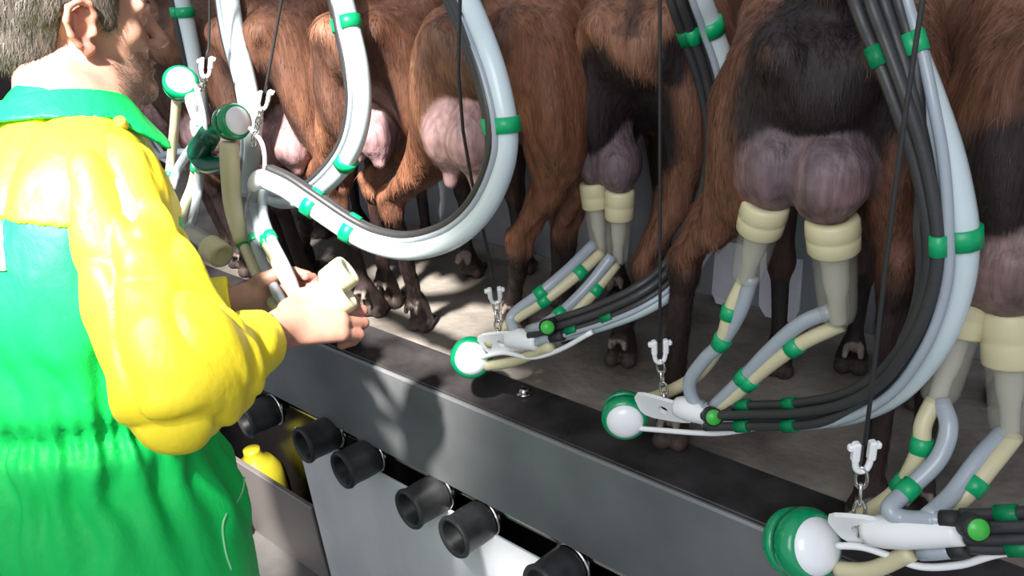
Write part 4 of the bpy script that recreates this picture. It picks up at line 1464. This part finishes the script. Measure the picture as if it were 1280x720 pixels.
# pocket with pale seam, name patch and boots
seam = [onc(x, y, cover) for x, y in ((306, 596), (304, 612), (296, 628), (284, 642), (279, 660), (283, 690), (290, 712))]
MB().tube(seam, 0.0016, 6).build('pocket_seam', M_SEAM, man)
pb = MB()
pk0 = [onc(x, y, cover, lift=.004) for x, y in ((268, 584), (306, 592), (300, 622), (272, 648))]
pb.add([p for p in pk0] + [p + FWD * .006 for p in pk0], [(0, 1, 2, 3), (7, 6, 5, 4), (0, 4, 5, 1), (1, 5, 6, 2), (2, 6, 7, 3), (3, 7, 4, 0)], smooth=False)
lp = [onc(x, y, cover, lift=.005) for x, y in ((-14, 280), (6, 281), (10, 338), (-12, 340))]
MB().add([p for p in lp] + [p + FWD * .006 for p in lp], [(0, 1, 2, 3), (7, 6, 5, 4), (0, 4, 5, 1), (1, 5, 6, 2), (2, 6, 7, 3), (3, 7, 4, 0)], smooth=False).build('name_patch', M_WHITECLOTH, man)
for ft in (FR, FL):
    def bootf(P, ft=ft):
        d = cap(P, ft + V(0, 0, 0.16), ft + V(0, 0.0, 0.055), 0.058, 0.050)
        d = smin(d, ell(P, ft + V(0, 0.09, 0.04), (0.050, 0.13, 0.042)), 0.04)
        return np.maximum(d, ft[2] - P[:, 2])
    xv, xq = nets(bootf, ft - V(.1, .12, .01), ft + V(.1, .26, .26), 0.008)
    link('boot', npmesh('boot', xv, xq), M_BOOT, man)
# ------------------------------------------------------------------ light and camera
sc = bpy.context.scene
wd = bpy.data.worlds.new('barn_light')
sc.world = wd
wd.use_nodes = True
bg = wd.node_tree.nodes['Background']
bg.inputs['Color'].default_value = (0.86, 0.92, 1.0, 1)
bg.inputs['Strength'].default_value = 0.68


def area(name, loc, target, size, power, col=(1, 1, 1), sy=None):
    l = bpy.data.lights.new(name, 'AREA')
    l.energy = power
    l.color = col
    l.size = size
    if sy:
        l.shape = 'RECTANGLE'
        l.size_y = sy
    o = bpy.data.objects.new(name, l)
    C.objects.link(o)
    o.location = loc
    o.rotation_euler = (Vector(target) - Vector(loc)).to_track_quat('-Z', 'Y').to_euler()
    return o


area('pit_fill', (0.4, -2.6, 2.3), (-0.9, 0.1, 0.2), 1.8, 55, (0.95, 0.97, 1.0))  # added soft fill from the pit side, no actual door behind it
s = bpy.data.lights.new('sunbeam', 'SPOT')
s.energy = 3200
s.color = (1.0, 0.97, 0.9)
s.spot_size = math.radians(16.5)
s.spot_blend = 0.5
s.shadow_soft_size = 0.10
so = bpy.data.objects.new('sunbeam', s)
C.objects.link(so)
so.location = (-0.05, -2.05, 3.05)
so.rotation_euler = (Vector((-1.22, -0.39, 0.58)) - Vector(so.location)).to_track_quat('-Z', 'Y').to_euler()

cd = bpy.data.cameras.new('camera')
cd.sensor_width = 36.0
cd.lens = F / 1280 * 36.0
cd.clip_start = 0.02
co = bpy.data.objects.new('camera', cd)
C.objects.link(co)
M = Matrix(((RM[0, 0], -RM[0, 1], -RM[0, 2]), (RM[1, 0], -RM[1, 1], -RM[1, 2]), (RM[2, 0], -RM[2, 1], -RM[2, 2])))
co.matrix_world = Matrix.Translation(Vector(CAM)) @ M.to_4x4()
sc.camera = co
vs = sc.view_settings
vs.view_transform = 'Standard'
vs.look = 'None'
vs.gamma = 1.0
vs.use_curve_mapping = False
vs.exposure = 0.0

s2 = bpy.data.lights.new('sheet_spot', 'SPOT')  # added low spot that brightens the white sheet, not a real sun opening
s2.energy = 420
s2.color = (1.0, 0.98, 0.95)
s2.spot_size = math.radians(8)
s2.spot_blend = 1.0
s2.shadow_soft_size = 0.05
s2o = bpy.data.objects.new('sheet_spot', s2)
C.objects.link(s2o)
s2o.location = (-0.5, -2.9, -0.35)
s2o.rotation_euler = (Vector((-0.85, 0.0, -0.43)) - Vector(s2o.location)).to_track_quat('-Z', 'Y').to_euler()
